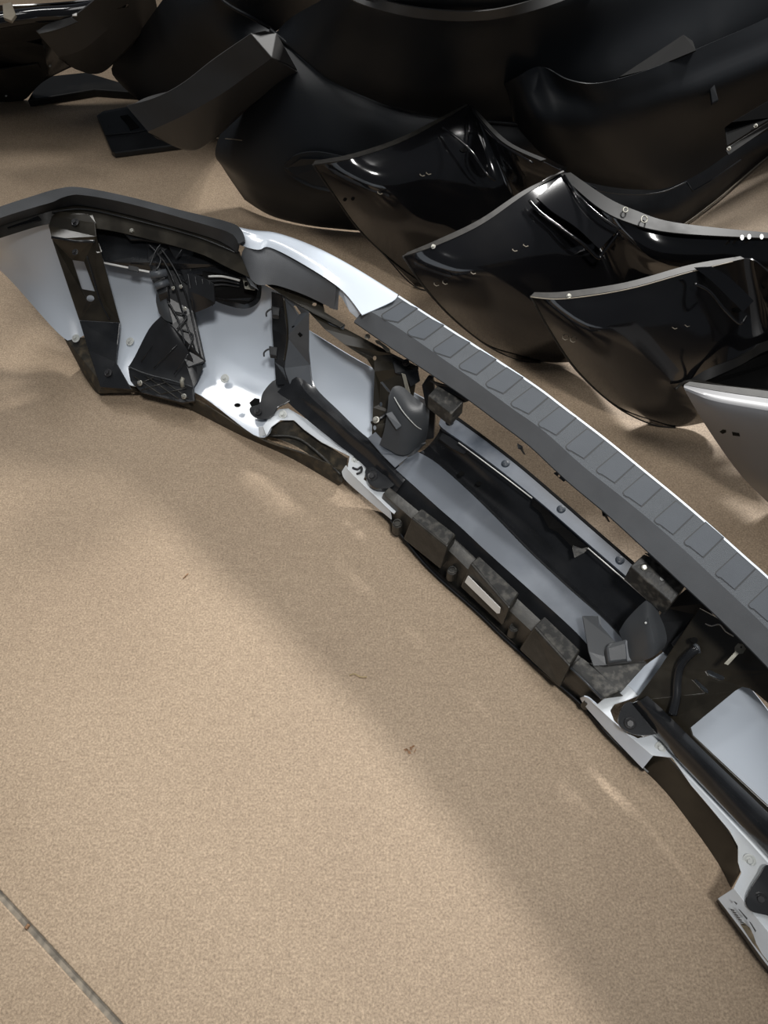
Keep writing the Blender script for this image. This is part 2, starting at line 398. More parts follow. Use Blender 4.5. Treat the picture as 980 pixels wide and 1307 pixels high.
# --- end bracket (left)
eb = sheet('end_bracket', [(62,288,.375),(66,276,.39),(74,270,.395),(112,273,.395),(121,284,.385),(123,302,.365),(153,412,.16),(101,409,.16),(66,305,.365)], 'bronze', B,
      holes=[[(92,332),(107,334),(121,372),(104,369)], circ(115,381,5.2,4.2,10)], thick=.004, bevel=.0015)
sheet('bracket_foot', [(101,409,.16),(153,412,.16),(150,440,.125),(148,462,.10),(168,497,.07),(128,494,.07),(112,445,.12)], 'steel', eb, thick=.004, bevel=.0015)
tube('bracket_rib', [(111,327,.325),(118,350,.28),(128,385,.215),(140,408,.17)], .0022, 'steel', eb, n=16)
tube('bracket_fold', [(66,303,.372),(95,308,.365),(121,308,.362)], .004, 'steel', eb)
bolt('bolt', 96,284,.383, 'black', eb, s=.75); bolt('bolt', 96,322,.34, 'black', eb, s=.6); bolt('bolt', 138,476,.09, 'black', eb, s=.75)
sheet('plate_gap', [(112,271,.388),(117,272,.388),(122,285,.38),(117,282,.38)], 'label', eb, thick=.002)
sheet('plate_gap', [(121,306,.345),(125,309,.345),(130,321,.33),(124,323,.33),(120,318,.33)], 'label', eb, thick=.002)
for x, y, z in ((97,432,.094),(166,436,.105),(287,483,.098)):
    bolt('face_bolt', x, y, z, 'washer', B)

# --- lower valance, left
loft('lower_valance', [[(82,432,.075),(100,452,.07),(130,480,.062),(165,487,.06),(248,510,.058),(331,560,.055),(390,580,.055),(442,603,.05)],
                       [(98,462,.035),(113,486,.03),(140,497,.028),(180,499,.028),(240,517,.028),(310,551,.028),(375,578,.028),(436,616,.028)],
                       [(104,470,.001),(124,502,.001),(150,502,.001),(185,501,.001),(240,522,.001),(308,556,.001),(370,584,.001),(432,620,.001)]], 'soil', B, n=60, thick=.004, sharp=.6)
sheet('valance_end', [(84,433,.076),(113,430,.078),(117,455,.078),(132,492,.066),(168,498,.062),(170,488,.062),(240,512,.05),(245,521,.03),(180,501,.03),(126,502,.03)], 'soil', B, thick=.003)

# --- fog lamp unit
FG = sheet('fog_lamp', [(186,306,.34),(212,309,.345),(236,344,.30),(248,398,.215),(262,462,.135),(240,470,.13),(212,418,.20),(198,366,.27),(188,330,.32)], 'plastic', B, thick=.02, bevel=.003)
sheet('mounting_flange', [(155,294,.368),(166,284,.372),(192,287,.37),(232,300,.365),(247,306,.36),(249,316,.352),(212,311,.352),(180,306,.355),(166,306,.355)], 'plastic', FG, thick=.008, bevel=.002)
sheet('mount_web', [(213,312,.352),(247,320,.345),(243,350,.30),(236,360,.285),(228,340,.31)], 'plastic', FG, thick=.006, bevel=.002)
bolt('bolt', 170,296,.371, 'zinc', FG, s=.92); bolt('bolt', 227,309,.366, 'zinc', FG, s=.92)
loft('lamp_housing', [[(238,348,.34),(254,352,.345),(272,362,.34)], [(240,372,.31),(256,377,.31),(274,386,.305)], [(249,399,.26),(262,394,.27),(274,388,.295)]], 'plastic', FG, n=10, thick=.004, sharp=.5)
for k in range(4):
    tube('housing_rib', [(240+k*9,350+k*3,.345),(247+k*8,396-k*2,.268)], .0018, 'plastic', FG)
# lamp duct and its base
loft('lamp_duct', [[(205,404,.225),(213,412,.222),(222,420,.21)], [(190,420,.19),(215,435,.185),(240,448,.165)], [(172,455,.125),(200,468,.12),(252,478,.11)], [(164,468,.105),(190,482,.10),(246,496,.09)]], 'plastic', FG, n=16, sub=4, cross=True, thick=.004)
loft('duct_side', [[(205,404,.224),(222,420,.21),(262,462,.135)], [(230,440,.17),(240,452,.15),(258,466,.12)], [(247,494,.092),(252,486,.1),(259,470,.115)]], 'plastic', FG, n=14, thick=.004)
sheet('lamp_base', [(163,469,.108),(180,474,.106),(246,492,.094),(248,512,.075),(232,514,.072),(180,501,.075),(166,486,.085)], 'plastic', FG, thick=.012, bevel=.002)
for a, b in (((170,480),(205,503)), ((186,480),(228,509)), ((205,484),(240,508)), ((180,498),(212,488)), ((206,503),(238,495)), ((172,492),(196,482))):
    tube('base_rib', [(a[0],a[1],.102 if a[1] < 490 else .085),(b[0],b[1],.088 if b[1] > 495 else .102)], .0016, 'dam', FG)
tube('base_edge', [(164,468,.112),(186,477,.11),(220,486,.103),(246,494,.097)], .002, 'cover', FG, n=12)
for a, b in (((196,470),(226,440)), ((222,478),(240,452)), ((180,462),(206,424))):
    tube('duct_rib', [(a[0],a[1],.130),(b[0],b[1],.187)], .0011, 'steel', FG)
bolt('bolt', 179,489,.104, 'zinc', FG, s=.8); bolt('bolt', 235,506,.09, 'zinc', FG, s=.8)
tube('base_clip', [(233,494,.1),(232,486,.115),(234,482,.12)], .0055, 'clipmetal', FG)
# adjuster motor and wiring studs
tube('adjuster_motor', [(192,352,.315),(213,348,.315)], .010, 'greysteel', FG, seg=12)
tube('adjuster_motor', [(198,366,.295),(215,360,.295)], .009, 'greysteel', FG, seg=12)
prism('connector', [(190,346,.305),(203,340,.305),(212,352,.30),(214,372,.285),(202,376,.28),(196,362,.29)], 'plastic', FG, down=.03)
for x, y, z in ((221,368,.285),(231,366,.285),(236,394,.248)):
    bolt('stud', x, y, z, 'zinc', FG, s=.55)
loft('adjuster_dial', [[(200,372,.27),(206,374,.27),(212,380,.265)], [(199,385,.25),(208,392,.25),(216,396,.245)], [(203,400,.23),(210,408,.225),(220,412,.22)]], 'cover', FG, n=10, sub=3, cross=True)
for p in ([(196,318,.35),(210,335,.325),(222,360,.30),(232,395,.235),(250,450,.155)], [(206,318,.352),(222,342,.32),(236,372,.275),(244,402,.22),(256,455,.15)],
          [(190,312,.355),(205,330,.335),(200,345,.325)], [(236,300,.372),(232,318,.362),(224,330,.345)], [(214,384,.262),(228,410,.222),(236,440,.178)],
          [(205,312,.36),(198,322,.35),(191,340,.33)], [(222,398,.235),(238,404,.228),(226,420,.21)], [(230,420,.2),(246,428,.185),(240,446,.172)]):
    tube('frame_rib', p, .0024, 'plastic', FG, n=14)
# lamp lens seen from the side and the rim of its opening
for k in range(3):
    tube('lens_rib', [(266,353+k*6,.335-.012*k),(285,353+k*5,.335-.012*k),(306,358+k*4,.33-.012*k)], .0028, 'steel' if k else 'wire', FG, n=10)
loft('opening_rim', [[(262,372,.275),(285,381,.27),(312,388,.262),(326,380,.27),(329,362,.30)], [(262,377,.262),(284,388,.25),(313,394,.245),(331,384,.255),(334,362,.29)]], 'steel', FG, n=30, thick=.006)
sheet('fog_opening', [(258,346,.325),(300,352,.33),(330,362,.31),(327,380,.28),(312,389,.268),(285,382,.275),(260,374,.29)], 'hole', FG, thick=.002)

# --- grey end trim beneath the white cap
loft('end_trim', [[(318,308,.418),(340,312,.416),(372,322,.416),(402,342,.416),(429,362,.416)],
                  [(309,322,.40),(328,332,.398),(365,342,.395),(400,360,.392),(428,378,.39)],
                  [(308,338,.37),(326,362,.362),(352,364,.36),(390,377,.358),(426,395,.355)]], 'trim', B, n=24, sub=4, cross=True, thick=.004)
sheet('trim_end', [(428,362,.415),(432,366,.412),(430,396,.36),(420,393,.35),(424,380,.37)], 'trim', B, thick=.003)
loft('trim_tail', [[(308,338,.369),(313,352,.36),(320,364,.352)], [(318,345,.368),(322,360,.358),(330,370,.346)]], 'trim', B, n=10, thick=.004)
sheet('trim_tab', [(308,348,.335),(318,350,.335),(328,360,.33),(325,370,.325),(312,368,.325)], 'clipmetal', B, holes=[circ(314,362,2.6,3.4)], thick=.003)
sheet('trim_underside', [(336,360,.345),(365,358,.345),(412,386,.34),(414,398,.33),(440,414,.325),(434,418,.32),(400,400,.325),(372,384,.33)], 'bronze', B, holes=[circ(401,388,3,2.5)], thick=.004)

# --- left frame bracket: post, beam, foot
po = sheet('frame_bracket', [(360,378,.325),(394,398,.325),(394,448,.22),(396,466,.18),(399,494,.145),(370,492,.14),(362,470,.17),(366,430,.24)], 'greysteel', B,
      holes=[[(374,391),(377,390),(384,400),(381,402)]], thick=.004, bevel=.0015)
sheet('post_slot', [(x, y, snap(po, x, y)) for x, y in [(372,417),(375,415.5),(386,428),(383,430.5)]], 'hole', po, thick=.002, bevel=0)
sheet('post_flange', [(346,372,.31),(361,377,.325),(367,430,.24),(362,470,.172),(368,490,.142),(352,492,.128),(350,462,.16),(347,420,.22)], 'steel', po, thick=.004, bevel=.0015)
tube('post_rib', [(362,380,.33),(367,425,.25),(363,460,.187)], .003, 'bronze', po, n=12)
for x, y, z in ((343,396,.29), (340,447,.21)):
    tube('wire_hook', [(x+10,y-2,z),(x+2,y-1,z),(x-3,y+3,z-.005),(x-3,y+8,z-.01)], .0022, 'plastic', po, n=10)
    prism('clip_block', [(x+3,y-6,z+.01),(x+14,y-4,z+.01),(x+13,y+7,z),(x+4,y+6,z)], 'plastic', po, down=.012)
loft('frame_beam', [[(396,474,.155),(404,496,.14),(432,524,.135),(462,553,.13),(490,574,.13),(522,608,.125)],
                    [(376,478,.158),(392,502,.148),(422,530,.145),(452,557,.140),(482,582,.137),(514,616,.133)],
                    [(362,492,.135),(384,514,.122),(412,536,.12),(440,562,.115),(470,588,.11),(506,628,.105)],
                    [(354,500,.12),(374,520,.108),(402,544,.106),(432,568,.102),(462,592,.1),(500,634,.095)]], 'steel', B, n=36, sub=3, cross=True, thick=.004)
ft = sheet('bracket_foot', [(352,484,.128),(372,488,.135),(376,505,.118),(366,514,.11),(354,520,.105),(347,531,.1),(333,535,.1),(321,529,.1),(319,520,.1),(331,515,.105),(336,500,.115)], 'steel', B, thick=.006, smooth=44, bevel=.002)
bolt('bolt', 329,525,.104, 'black', ft, s=.7)
sheet('oval_hole', [(318,514,.0935),(325,508,.0945),(331,509,.0955),(332,516,.094),(322,521,.093)], 'hole', B, thick=.001, bevel=0)
sheet('oval_hole', [(a, b, .094) for a, b in circ(303,517,4.2,2.6)], 'hole', B, thick=.001, bevel=0)

# --- white flange strip along the lower edge, left
sheet('lower_flange', [(x, y, .088) for x, y in [(335,544),(345,531),(356,522),(368,521),(400,540),(445,572),(466,586),(470,598),(464,612),(485,622),(500,630),(510,645),(503,656),(496,650),(455,611),(443,599),(445,588),(446,582),(410,564),(388,548),(375,536),(358,536),(346,545),(340,556)]], 'flange', B, thick=.003, bevel=.0012)
loft('flange_lip', [[(441,594,.087),(448,604,.087),(470,624,.087),(497,650,.087)],[(436,602,.07),(441,613,.06),(468,637,.058),(499,663,.06)]], 'flange', B, n=14, thick=.003)
loft('flange_lip', [[(330,545,.087),(336,545,.087),(341,549,.087)],[(331,558,.062),(334,557,.062),(338,556,.07)]], 'flange', B, n=6, thick=.003)
bolt('face_bolt', 361,529,.092, 'washer', B, s=.95); bolt('face_bolt', 453,587,.09, 'washer', B, s=.8)
tube('push_clip', [(450,597,.09),(456,599,.092),(461,596,.094),(461,602,.094),(455,605,.09)], .0028, 'plastic', B, n=12)
bs = sheet('bolt_boss', [(466,600,.112),(476,596,.113),(490,606,.115),(505,614,.115),(498,622,.113),(482,623,.111),(470,616,.111)], 'steel', B, thick=.012, smooth=30, bevel=.002)
bolt('bolt', 475,608,.1135, 'black', bs, s=.85)
loft('valance_recess', [[(338,548,.062),(362,537,.07),(376,538,.07),(408,562,.068),(443,585,.066)], [(336,556,.03),(360,562,.03),(385,574,.03),(415,594,.03),(440,612,.03)]], 'soil', B, n=24, thick=.003)
tube('recess_edge', [(345,556,.05),(385,562,.05),(435,606,.045)], .004, 'dam', B, n=12)

# --- left tow plate, hook cover, blocks
tp_ = sheet('tow_plate', [(393,397,.315),(412,403,.315),(440,419,.312),(472,436,.308),(502,452,.302),(534,468,.295),(529,498,.25),(522,535,.19),(512,565,.145),(490,575,.13),(474,562,.135),(476,520,.2),(478,474,.27),(468,458,.29),(440,440,.3),(414,420,.31)], 'bronze', B,
      holes=[circ(478,457,2.4,3), [(485,488),(488,487),(498,499),(499,502),(495,500)], circ(486,516,1.9,3), circ(478,546,2.2,3.2)], thick=.004, bevel=.0015)
sheet('plate_shelf', [(412,404,.316),(440,414,.322),(438,421,.312),(420,414,.312)], 'greysteel', tp_, thick=.004)
sheet('plate_wing', [(500,456,.30),(533,470,.29),(536,486,.275),(524,494,.262),(518,480,.275),(504,476,.28)], 'steel', tp_, thick=.006)
sheet('plate_strap', [(512,476,.283),(517,478,.283),(524,504,.25),(523,509,.245),(518,500,.25)], 'clipmetal', tp_, thick=.002)
sheet('steel_clip', [(478,434,.335),(483,434,.335),(497,445,.33),(498,450,.325),(493,449,.325),(486,441,.33),(480,438,.33)], 'clipmetal', tp_, thick=.003)
bolt('bolt', 469,430,.335, 'zinc', tp_, s=.75); bolt('bolt', 518,463,.31, 'black', tp_, s=.6)
tube('hook_pin', [(474,540,.18),(484,535,.19),(504,521,.2)], .0045, 'steel', tp_); bolt('pin_washer', 480,536,.19, 'zinc', tp_, s=.95)
hc = loft('tow_hook_cover', [[(496,506,.27),(502,494,.285),(514,494,.285),(528,506,.275),(540,515,.27),(548,524,.25)],
                        [(494,526,.24),(503,520,.255),(516,522,.26),(528,528,.255),(540,534,.245),(547,540,.23)],
                        [(490,550,.2),(502,552,.205),(514,555,.21),(526,557,.205),(537,558,.195),(545,556,.185)],
                        [(484,568,.165),(496,574,.165),(508,580,.165),(520,580,.165),(532,572,.165),(542,566,.165)]], 'cover', B, n=26, sub=4, cross=True, thick=.003)
tube('cover_rib', [(503,507,.278),(514,525,.265),(530,543,.235),(540,549,.21)], .0012, 'washer', hc, n=14)
sheet('cover_tab', [(492,528,.25),(500,525,.252),(513,544,.228),(506,549,.222)], 'greysteel', hc, thick=.006, bevel=.002)
sheet('cover_plate', [(469,559,.16),(479,551,.166),(494,567,.16),(504,578,.156),(521,583,.15),(504,597,.14),(488,581,.15)], 'sheet', B, thick=.004)
loft('cover_plate', [[(495,563,.172),(515,556,.172),(532,566,.172),(544,566,.17)], [(505,578,.156),(517,582,.152),(528,580,.152),(540,569,.158)]], 'cover', B, n=16, thick=.003)
sheet('support_post', [(538,492,.28),(546,480,.30),(552,482,.30),(556,510,.25),(553,560,.15),(541,562,.14),(543,520,.22)], 'plastic', B, thick=.01, bevel=.002)
prism('pad_support', [(546,505,.325),(558,492,.34),(592,512,.34),(576,529,.32)], 'dirty', B, down=.04)
sheet('support_web', [(548,486,.345),(575,494,.345),(598,512,.345),(592,514,.33),(560,495,.335)], 'plastic', B, thick=.006)

# --- centre: inner tray
gp = loft('undertray', [[(530,575,.145),(557,591,.145),(597,626,.145),(631,659,.145),(676,705,.145),(730,755,.145),(770,790,.145),(800,822,.14)],
                   [(517,587,.14),(556,620,.14),(588,649,.14),(625,683,.14),(676,731,.14),(705,757,.14),(752,798,.14),(780,830,.137)],
                   [(505,599,.135),(557,646,.135),(588,673,.135),(620,703,.135),(676,753,.135),(705,779,.135),(736,808,.135),(765,840,.13)]], 'sheet', B, n=48, sub=4, cross=True, thick=.003)
loft('dam_shelf', [offs([(505,599,.134),(557,646,.134),(588,673,.134),(620,703,.134),(676,753,.134),(705,779,.134),(736,808,.134),(775,848,.128)], 0, 0, 0),
                          [(494,626,.09),(540,660,.09),(575,690,.09),(605,716,.09),(660,768,.09),(690,797,.09),(722,828,.09),(765,868,.09)]], 'plastic', B, n=40, thick=.003)  # dark plastic shelf between the undertray and the air dam
loft('inner_channel', [[(562,546,.19),(600,574,.19),(640,602,.19),(680,632,.19),(720,666,.19),(760,700,.19),(800,735,.19),(845,775,.19)],
                       [(556,558,.165),(592,585,.165),(630,614,.165),(668,645,.165),(708,680,.165),(748,715,.165),(788,750,.165),(832,792,.165)],
                       [(540,575,.115),(575,602,.115),(610,632,.115),(645,664,.115),(690,708,.115),(730,745,.115),(770,782,.115),(812,822,.115)],
                       [(526,578,.142),(555,592,.142),(596,628,.142),(629,660,.142),(674,706,.142),(728,756,.142),(768,791,.142),(800,824,.138)]], 'steel', B, n=48, sub=4, cross=True, thick=.003)
for p in ((558,612),(604,594),(598,610),(612,603),(650,650)):
    pass
for x, y, r in ((589,604,3.2),(612,598,3.6),(611,617,3.0)):
    sheet('channel_hole', [(a, b, .15) for a, b in circ(x, y, r*1.3, r*.9)], 'hole', B, thick=.001, bevel=0)
rail = loft('lower_rail', [[(563,531,.215),(572,528,.215),(612,556,.215),(660,593,.215),(706,632,.215),(752,672,.215),(797,711,.215),(850,757,.215)],
                           [(560,541,.215),(568,549,.215),(600,571,.215),(645,605,.215),(692,643,.215),(738,683,.215),(780,719,.215),(832,764,.215)]], 'rail', B, n=40, thick=.004)
loft('rail_edge', [[(566,526,.214),(574,525.5,.214),(614,553.5,.214),(662,590.5,.214),(708,629.5,.214),(754,669.5,.214),(799,708.5,.214),(852,754,.214)],
                   [(566,531,.216),(573,529,.216),(613,557,.216),(661,594,.216),(707,633,.216),(753,673,.216),(798,712,.216),(850,758,.216)]], 'hole', rail, n=40, thick=.006)
loft('rail_face', [[(560,541,.214),(568,549,.214),(600,571,.214),(645,605,.214),(692,643,.214),(738,683,.214),(780,719,.214),(832,764,.214)],
                   [(562,547,.19),(568,553,.19),(600,575,.19),(644,609,.19),(690,648,.19),(736,687,.19),(778,723,.19),(830,768,.19)]], 'rail', rail, n=40, thick=.003)
for x, y in ((574,539),(645,592),(716,650),(791,715)): bolt('rivet', x, y, .2145, 'rivet', rail, ax=(-.05,-.1,1))
tube('bright_edge', [(585,565,.212),(612,585,.212),(646,610.5,.212),(679,636,.212)], .0014, 'wire', rail)
tube('bright_edge', [(750,699.5,.212),(775,721,.212),(806,748,.212),(834,772,.212)], .0014, 'wire', rail)
sheet('rail_notch', [(680,634,.206),(690,641,.206),(706,660,.206),(722,674,.206),(740,690,.206),(749,697,.206),(740,702,.194),(728,697,.194),(712,680,.194),(700,674,.194),(690,655,.194),(678,645,.194)], 'hole', rail, thick=.006)
sheet('tray_patch', [(733,688,.2),(751,700,.2),(745,706,.195),(733,712,.19),(730,700,.195)], 'dirty', rail, thick=.001)
sheet('channel_lid', [(564,552,.197),(580,560,.197),(598,574,.197),(592,580,.186),(576,572,.186),(560,560,.186)], 'plastic', rail, thick=.004)

# --- air dam boxes along the bottom
loft('air_dam', [[(497,622,.113),(540,657,.113),(585,692,.115),(640,745,.115),(690,792,.115),(740,838,.115),(795,888,.11)],
                 [(489,630,.115),(530,666,.115),(574,704,.115),(626,756,.115),(672,800,.115),(722,847,.115),(770,892,.11)],
                 [(486,640,.07),(523,678,.06),(566,716,.06),(617,767,.06),(664,813,.06),(712,860,.06),(757,902,.06)],
                 [(496,662,.025),(520,692,.015),(562,731,.015),(610,778,.015),(655,820,.015),(700,866,.015),(742,895,.015)]], 'dam', B, n=40, thick=.004, sharp=.5)
def dam_box(top, front, extra=None):
    """top: far-left, far-right, near-right, near-left ; front low pair"""
    bm = bmesh.new()
    zt, zb = .145, .065
    t = [bm.verts.new(W(x, y, zt)) for x, y in top]; f = [bm.verts.new(W(x, y, zb)) for x, y in front]
    b = [bm.verts.new(Vector((t[i].co.x, t[i].co.y, zb))) for i in (0, 1)]
    fl_, fr_ = f
    bm.faces.new(t); bm.faces.new((t[3], t[2], fr_, fl_)); bm.faces.new((t[2], t[1], b[1], fr_)); bm.faces.new((t[1], t[0], b[0], b[1])); bm.faces.new((t[0], t[3], fl_, b[0])); bm.faces.new((fl_, fr_, b[1], b[0]))
    return finish('dam_box', bm, 'dam', B, bevel=.004)
b1 = dam_box([(538,648),(582,682),(571,698),(525,661)], [(514,688),(562,727)])
b2 = dam_box([(611,709),(663,757),(650,777),(600,719)], [(587,749),(641,799)])
b3 = dam_box([(695,786),(741,830),(727,851),(681,800)], [(662,829),(714,878)])
sheet('box_top', [(527,660,.1465),(538,650,.1465),(579,682,.1465),(570,695,.1465)], 'dirty', b1, thick=.001, bevel=0)
sheet('box_top', [(603,718,.1465),(612,711,.1465),(660,757,.1465),(650,773,.1465)], 'dirty', b2, thick=.001, bevel=0)
sheet('box_top', [(684,799,.1465),(695,788,.1465),(738,830,.1465),(727,847,.1465)], 'dirty', b3, thick=.001, bevel=0)
def on_front(x, y, boxt, boxf):   # height of a point on a box front
    (ax, ay), (bx, by) = boxt; (cx, cy), (dx, dy) = boxf
    n1 = (x-ax)*(by-ay)-(y-ay)*(bx-ax); n2 = (cx-ax)*(by-ay)-(cy-ay)*(bx-ax)
    return .145 + (.065-.145)*n1/n2
lab = [(597,735),(638,776),(637,783),(634,783),(593,743)]
sheet('paper_label', [(x, y, on_front(x, y, ((600,719),(650,777)), ((587,749),(641,799)))+.004) for x, y in lab], 'label', b2, thick=.002, bevel=0)
for x, y in ((577,728),(656,801),(507,668),(752,893)):
    z = .075
    prism('push_clip', [(a, b, z) for a, b in circ(x, y, 7, 6, 9)], 'dam', B, down=.035, bevel=.003)
    tube('clip_ring', [(a, b, z+.003) for a, b in circ(x, y-1, 5, 4.2, 9)] + [(x+5, y-1, z+.003)], .0016, 'dirty', B)
sheet('end_rail', [(741,838,.128),(752,846,.128),(792,882,.122),(768,892,.122),(727,852,.128)], 'dirty', B, thick=.01, bevel=.003)
tube('end_rail_edge', [(728,852,.130),(748,871,.128),(768,891,.124)], .003, 'cover', B)
sheet('corner_plate', [(772,846,.135),(815,838,.135),(826,846,.13),(792,884,.12),(752,846,.13)], 'dirty', B, thick=.004)

# --- right hook cover lying in the tray
rc = loft('tow_hook_cover', [[(836,761,.255),(838,772,.25),(842,786,.25),(848,800,.25),(851,816,.245),(848,826,.235)],
                        [(822,768,.25),(826,784,.26),(830,800,.265),(834,814,.262),(836,826,.25),(834,838,.235)],
                        [(800,790,.215),(806,802,.225),(812,814,.232),(816,828,.228),(818,838,.22),(818,844,.21)],
                        [(790,806,.185),(792,812,.19),(796,822,.195),(800,834,.195),(802,842,.19),(804,848,.18)]], 'cover', B, n=26, sub=4, cross=True, thick=.003)
sheet('cover_flap', [(743,786,.19),(764,786,.19),(768,800,.188),(786,820,.185),(798,846,.18),(776,849,.175),(757,850,.172),(751,832,.178)], 'cover', rc, thick=.003)
sheet('flap_crease', [(763,786,.192),(766,787,.192),(771,822,.18),(770,838,.178),(767,838,.178)], 'greysteel', rc, thick=.001, bevel=0)
prism('cover_bump', [(773,826,.2),(777,821,.204),(800,815,.206),(806,819,.205),(808,842,.193),(776,846,.19)], 'cover', rc, down=.02, bevel=.005)
sheet('bump_side', [(797,816,.207),(806,818,.207),(813,843,.195),(800,845,.193)], 'greysteel', rc, thick=.004, bevel=.002)
bolt('cover_dimple', 824,795,.262, 'washer', rc, s=.18)
prism('pad_support', [(804,723,.31),(822,707,.325),(838,715,.325),(876,746,.325),(857,770,.305)], 'dirty', B, down=.05)
bolt('bolt', 822,724,.319, 'zinc', B, s=.6); sheet('support_hole', [(a, b, .3175) for a, b in circ(845,738,3)], 'washer', B, thick=.001, bevel=0)
sheet('support_web', [(822,706,.33),(838,708,.335),(885,744,.335),(878,752,.325),(838,718,.325)], 'plastic', B, thick=.006)
sheet('support_post', [(848,775,.20),(880,748,.25),(902,770,.25),(912,790,.23),(862,845,.15),(845,832,.15),(836,795,.17)], 'plastic', B, thick=.006)
loft('post_channel', [[(858,822,.19),(880,795,.21),(898,772,.235)],[(866,832,.18),(890,804,.20),(908,782,.225)]], 'plastic', B, n=8, thick=.006)

# --- right tow plate with window
rp = sheet('tow_plate', [(892,776,.27),(940,802,.29),(990,856,.30),(1060,930,.31),(1110,1010,.25),(1075,1110,.14),(985,1050,.13),(905,970,.13),(850,920,.125),(810,895,.125),(842,852,.18)], 'bronze', B,
      holes=[[(881,929,),(938,882),(947,877),(956,879),(966,886),(1000,915),(1060,985),(1040,1060),(980,1029),(884,939)],
             [(901,857),(905,855),(924,864),(924,868),(918,868),(904,862)], [(884,868),(888,867),(903,881),(904,885),(899,884)]], thick=.005, bevel=.0015)
sheet('plate_hole', [(a, b, .256) for a, b in circ(886,817,5,4)], 'hole', rp, thick=.002, bevel=0)
tube('plate_tube', [(890,828,.245),(880,835,.235),(868,850,.21),(864,870,.19),(863,890,.175),(858,912,.155)], .0085, 'steel', rp, n=24, seg=10)
tube('tube_ring', [(886,822,.25),(890,826,.25),(892,833,.243)], .004, 'greysteel', rp)
sheet('steel_clip', [(924,847,.295),(929,849,.295),(942,835,.31),(948,834,.312),(952,828,.315),(948,822,.317),(942,821,.317),(938,826,.312),(938,832,.31)], 'clipmetal', rp, holes=[circ(946,826,1.6)], thick=.004, smooth=0, bevel=.001)
tube('wire', [(900,796,.29),(908,799,.292),(918,797,.295),(926,806,.295),(936,812,.30)], .0011, 'wire', rp, n=12)
loft('frame_beam', [[(826,888,.15),(850,910,.15),(900,960,.15),(985,1042,.15),(1080,1135,.15)],
                    [(816,894,.165),(842,922,.165),(892,972,.165),(978,1060,.165),(1070,1150,.165)],
                    [(806,898,.14),(836,934,.135),(886,988,.132),(968,1076,.132),(1060,1165,.132)],
                    [(802,902,.12),(838,940,.11),(878,985,.105),(955,1066,.105),(1045,1170,.105)]], 'steel', B, n=36, sub=3, cross=True, thick=.004)
rf = sheet('bracket_foot', [(794,902,.138),(806,896,.140),(828,910,.140),(846,933,.138),(838,937,.134),(814,938,.130),(796,931,.130),(789,920,.132)], 'steel', B, thick=.006, smooth=36, bevel=.002)
bolt('bolt', 804,923,.136, 'black', rf, s=.8)
# --- white flange, right
sheet('lower_flange', [(x, y, .099) for x, y in [(752,893),(762,899),(770,892),(796,869),(824,848),(840,860),(815,888),(800,894),(790,897),(784,899),(779,907),(784,920),(800,937),(814,942),(840,936),
      (852,942),(872,966),(907,1006),(948,1052),(976,1086),(1000,1105),(1050,1150),(1060,1285),(985,1196),(936,1134),(946,1114),(942,1100),(942,1080),(931,1060),(906,1030),(882,1002),(858,967),(832,964),(792,930)]], 'flange', B, thick=.003, bevel=.0012)
sheet('flange_web', [(796,869,.10),(852,828,.15),(858,834,.15),(830,868,.12),(815,888,.10)], 'white', B, thick=.003)
loft('flange_lip', [[(745,889,.095),(756,895,.098),(792,930,.098),(833,965,.098)],[(740,891,.06),(748,903,.058),(781,940,.058),(820,981,.058)]], 'white', B, n=14, thick=.003)
loft('flange_lip', [[(936,1134,.098),(960,1165,.098),(985,1196,.098),(1060,1285,.098)],[(916,1147,.06),(950,1192,.06),(984,1238,.06),(1040,1300,.06)]], 'flange', B, n=14, thick=.003)
bolt('face_bolt', 843,954,.1, 'washer', B, s=.95); bolt('face_bolt', 956,1098,.1, 'washer', B, s=.95)
rf2 = sheet('bracket_foot', [(968,1118,.113),(985,1105,.12),(1040,1150,.12),(1010,1175,.112),(978,1168,.108),(958,1162,.108),(952,1146,.108)], 'steel', B, thick=.006, smooth=30, bevel=.002)
bolt('bolt', 970,1146,.108, 'black', rf2, s=.75)
sheet('flange_return', [(945,1180,.066),(958,1175,.085),(985,1208,.085),(984,1234,.064),(960,1203,.064)], 'grime', B, thick=.001, bevel=0)
bmk = bmesh.new()
for k in range(7):       # the stamped code on the flange: a row of worn dark strokes
    x, y = 932+k*2.4, 1160+k*3.1
    add_sheet(bmk, [(x, y, .0755), (x+4.5, y+1.5, .084), (x+5.2, y+3, .084), (x+.8, y+2, .0755)], thick=.0006)
finish('stamped_code', bmk, 'print', B)
for a, b in (((942,1160),(953,1174)), ((956,1176),(964,1190)), ((936,1150),(940,1155))):
    sheet('paint_chip', [(a[0],a[1],.1005),(a[0]+2,a[1]+1,.1005),(b[0]+1,b[1]-2,.1005),(b[0],b[1],.1005)], 'print', B, thick=.0006, bevel=0)
# --- lower valance, right
loft('lower_valance', [[(800,930,.07),(840,955,.078),(905,1030,.078),(940,1082,.075),(943,1112,.07)],
                       [(812,974,.001),(846,1007,.001),(880,1050,.001),(914,1098,.001),(932,1132,.001)]], 'bronze', B, n=30, thick=.004, sharp=.6)
loft('lower_valance', [[(486,642,.05),(497,661,.05),(545,722,.03),(610,781,.03),(655,824,.03),(742,898,.04),(780,940,.045),(828,985,.045)],
                       [(440,612,.05),(494,656,.001),(542,712,.001),(604,770,.001),(649,812,.001),(734,886,.001),(776,936,.001),(824,982,.001)]], 'plastic', B, n=40, thick=.003)  # dark sheet whose middle stands in for the shadow under the air dam
loft('lower_valance', [[(916,1147,.053),(950,1192,.053),(984,1238,.053),(1040,1292,.053)], [(914,1150,.001),(947,1196,.001),(981,1242,.001),(1038,1296,.001)]], 'plastic', B, n=16, thick=.003)

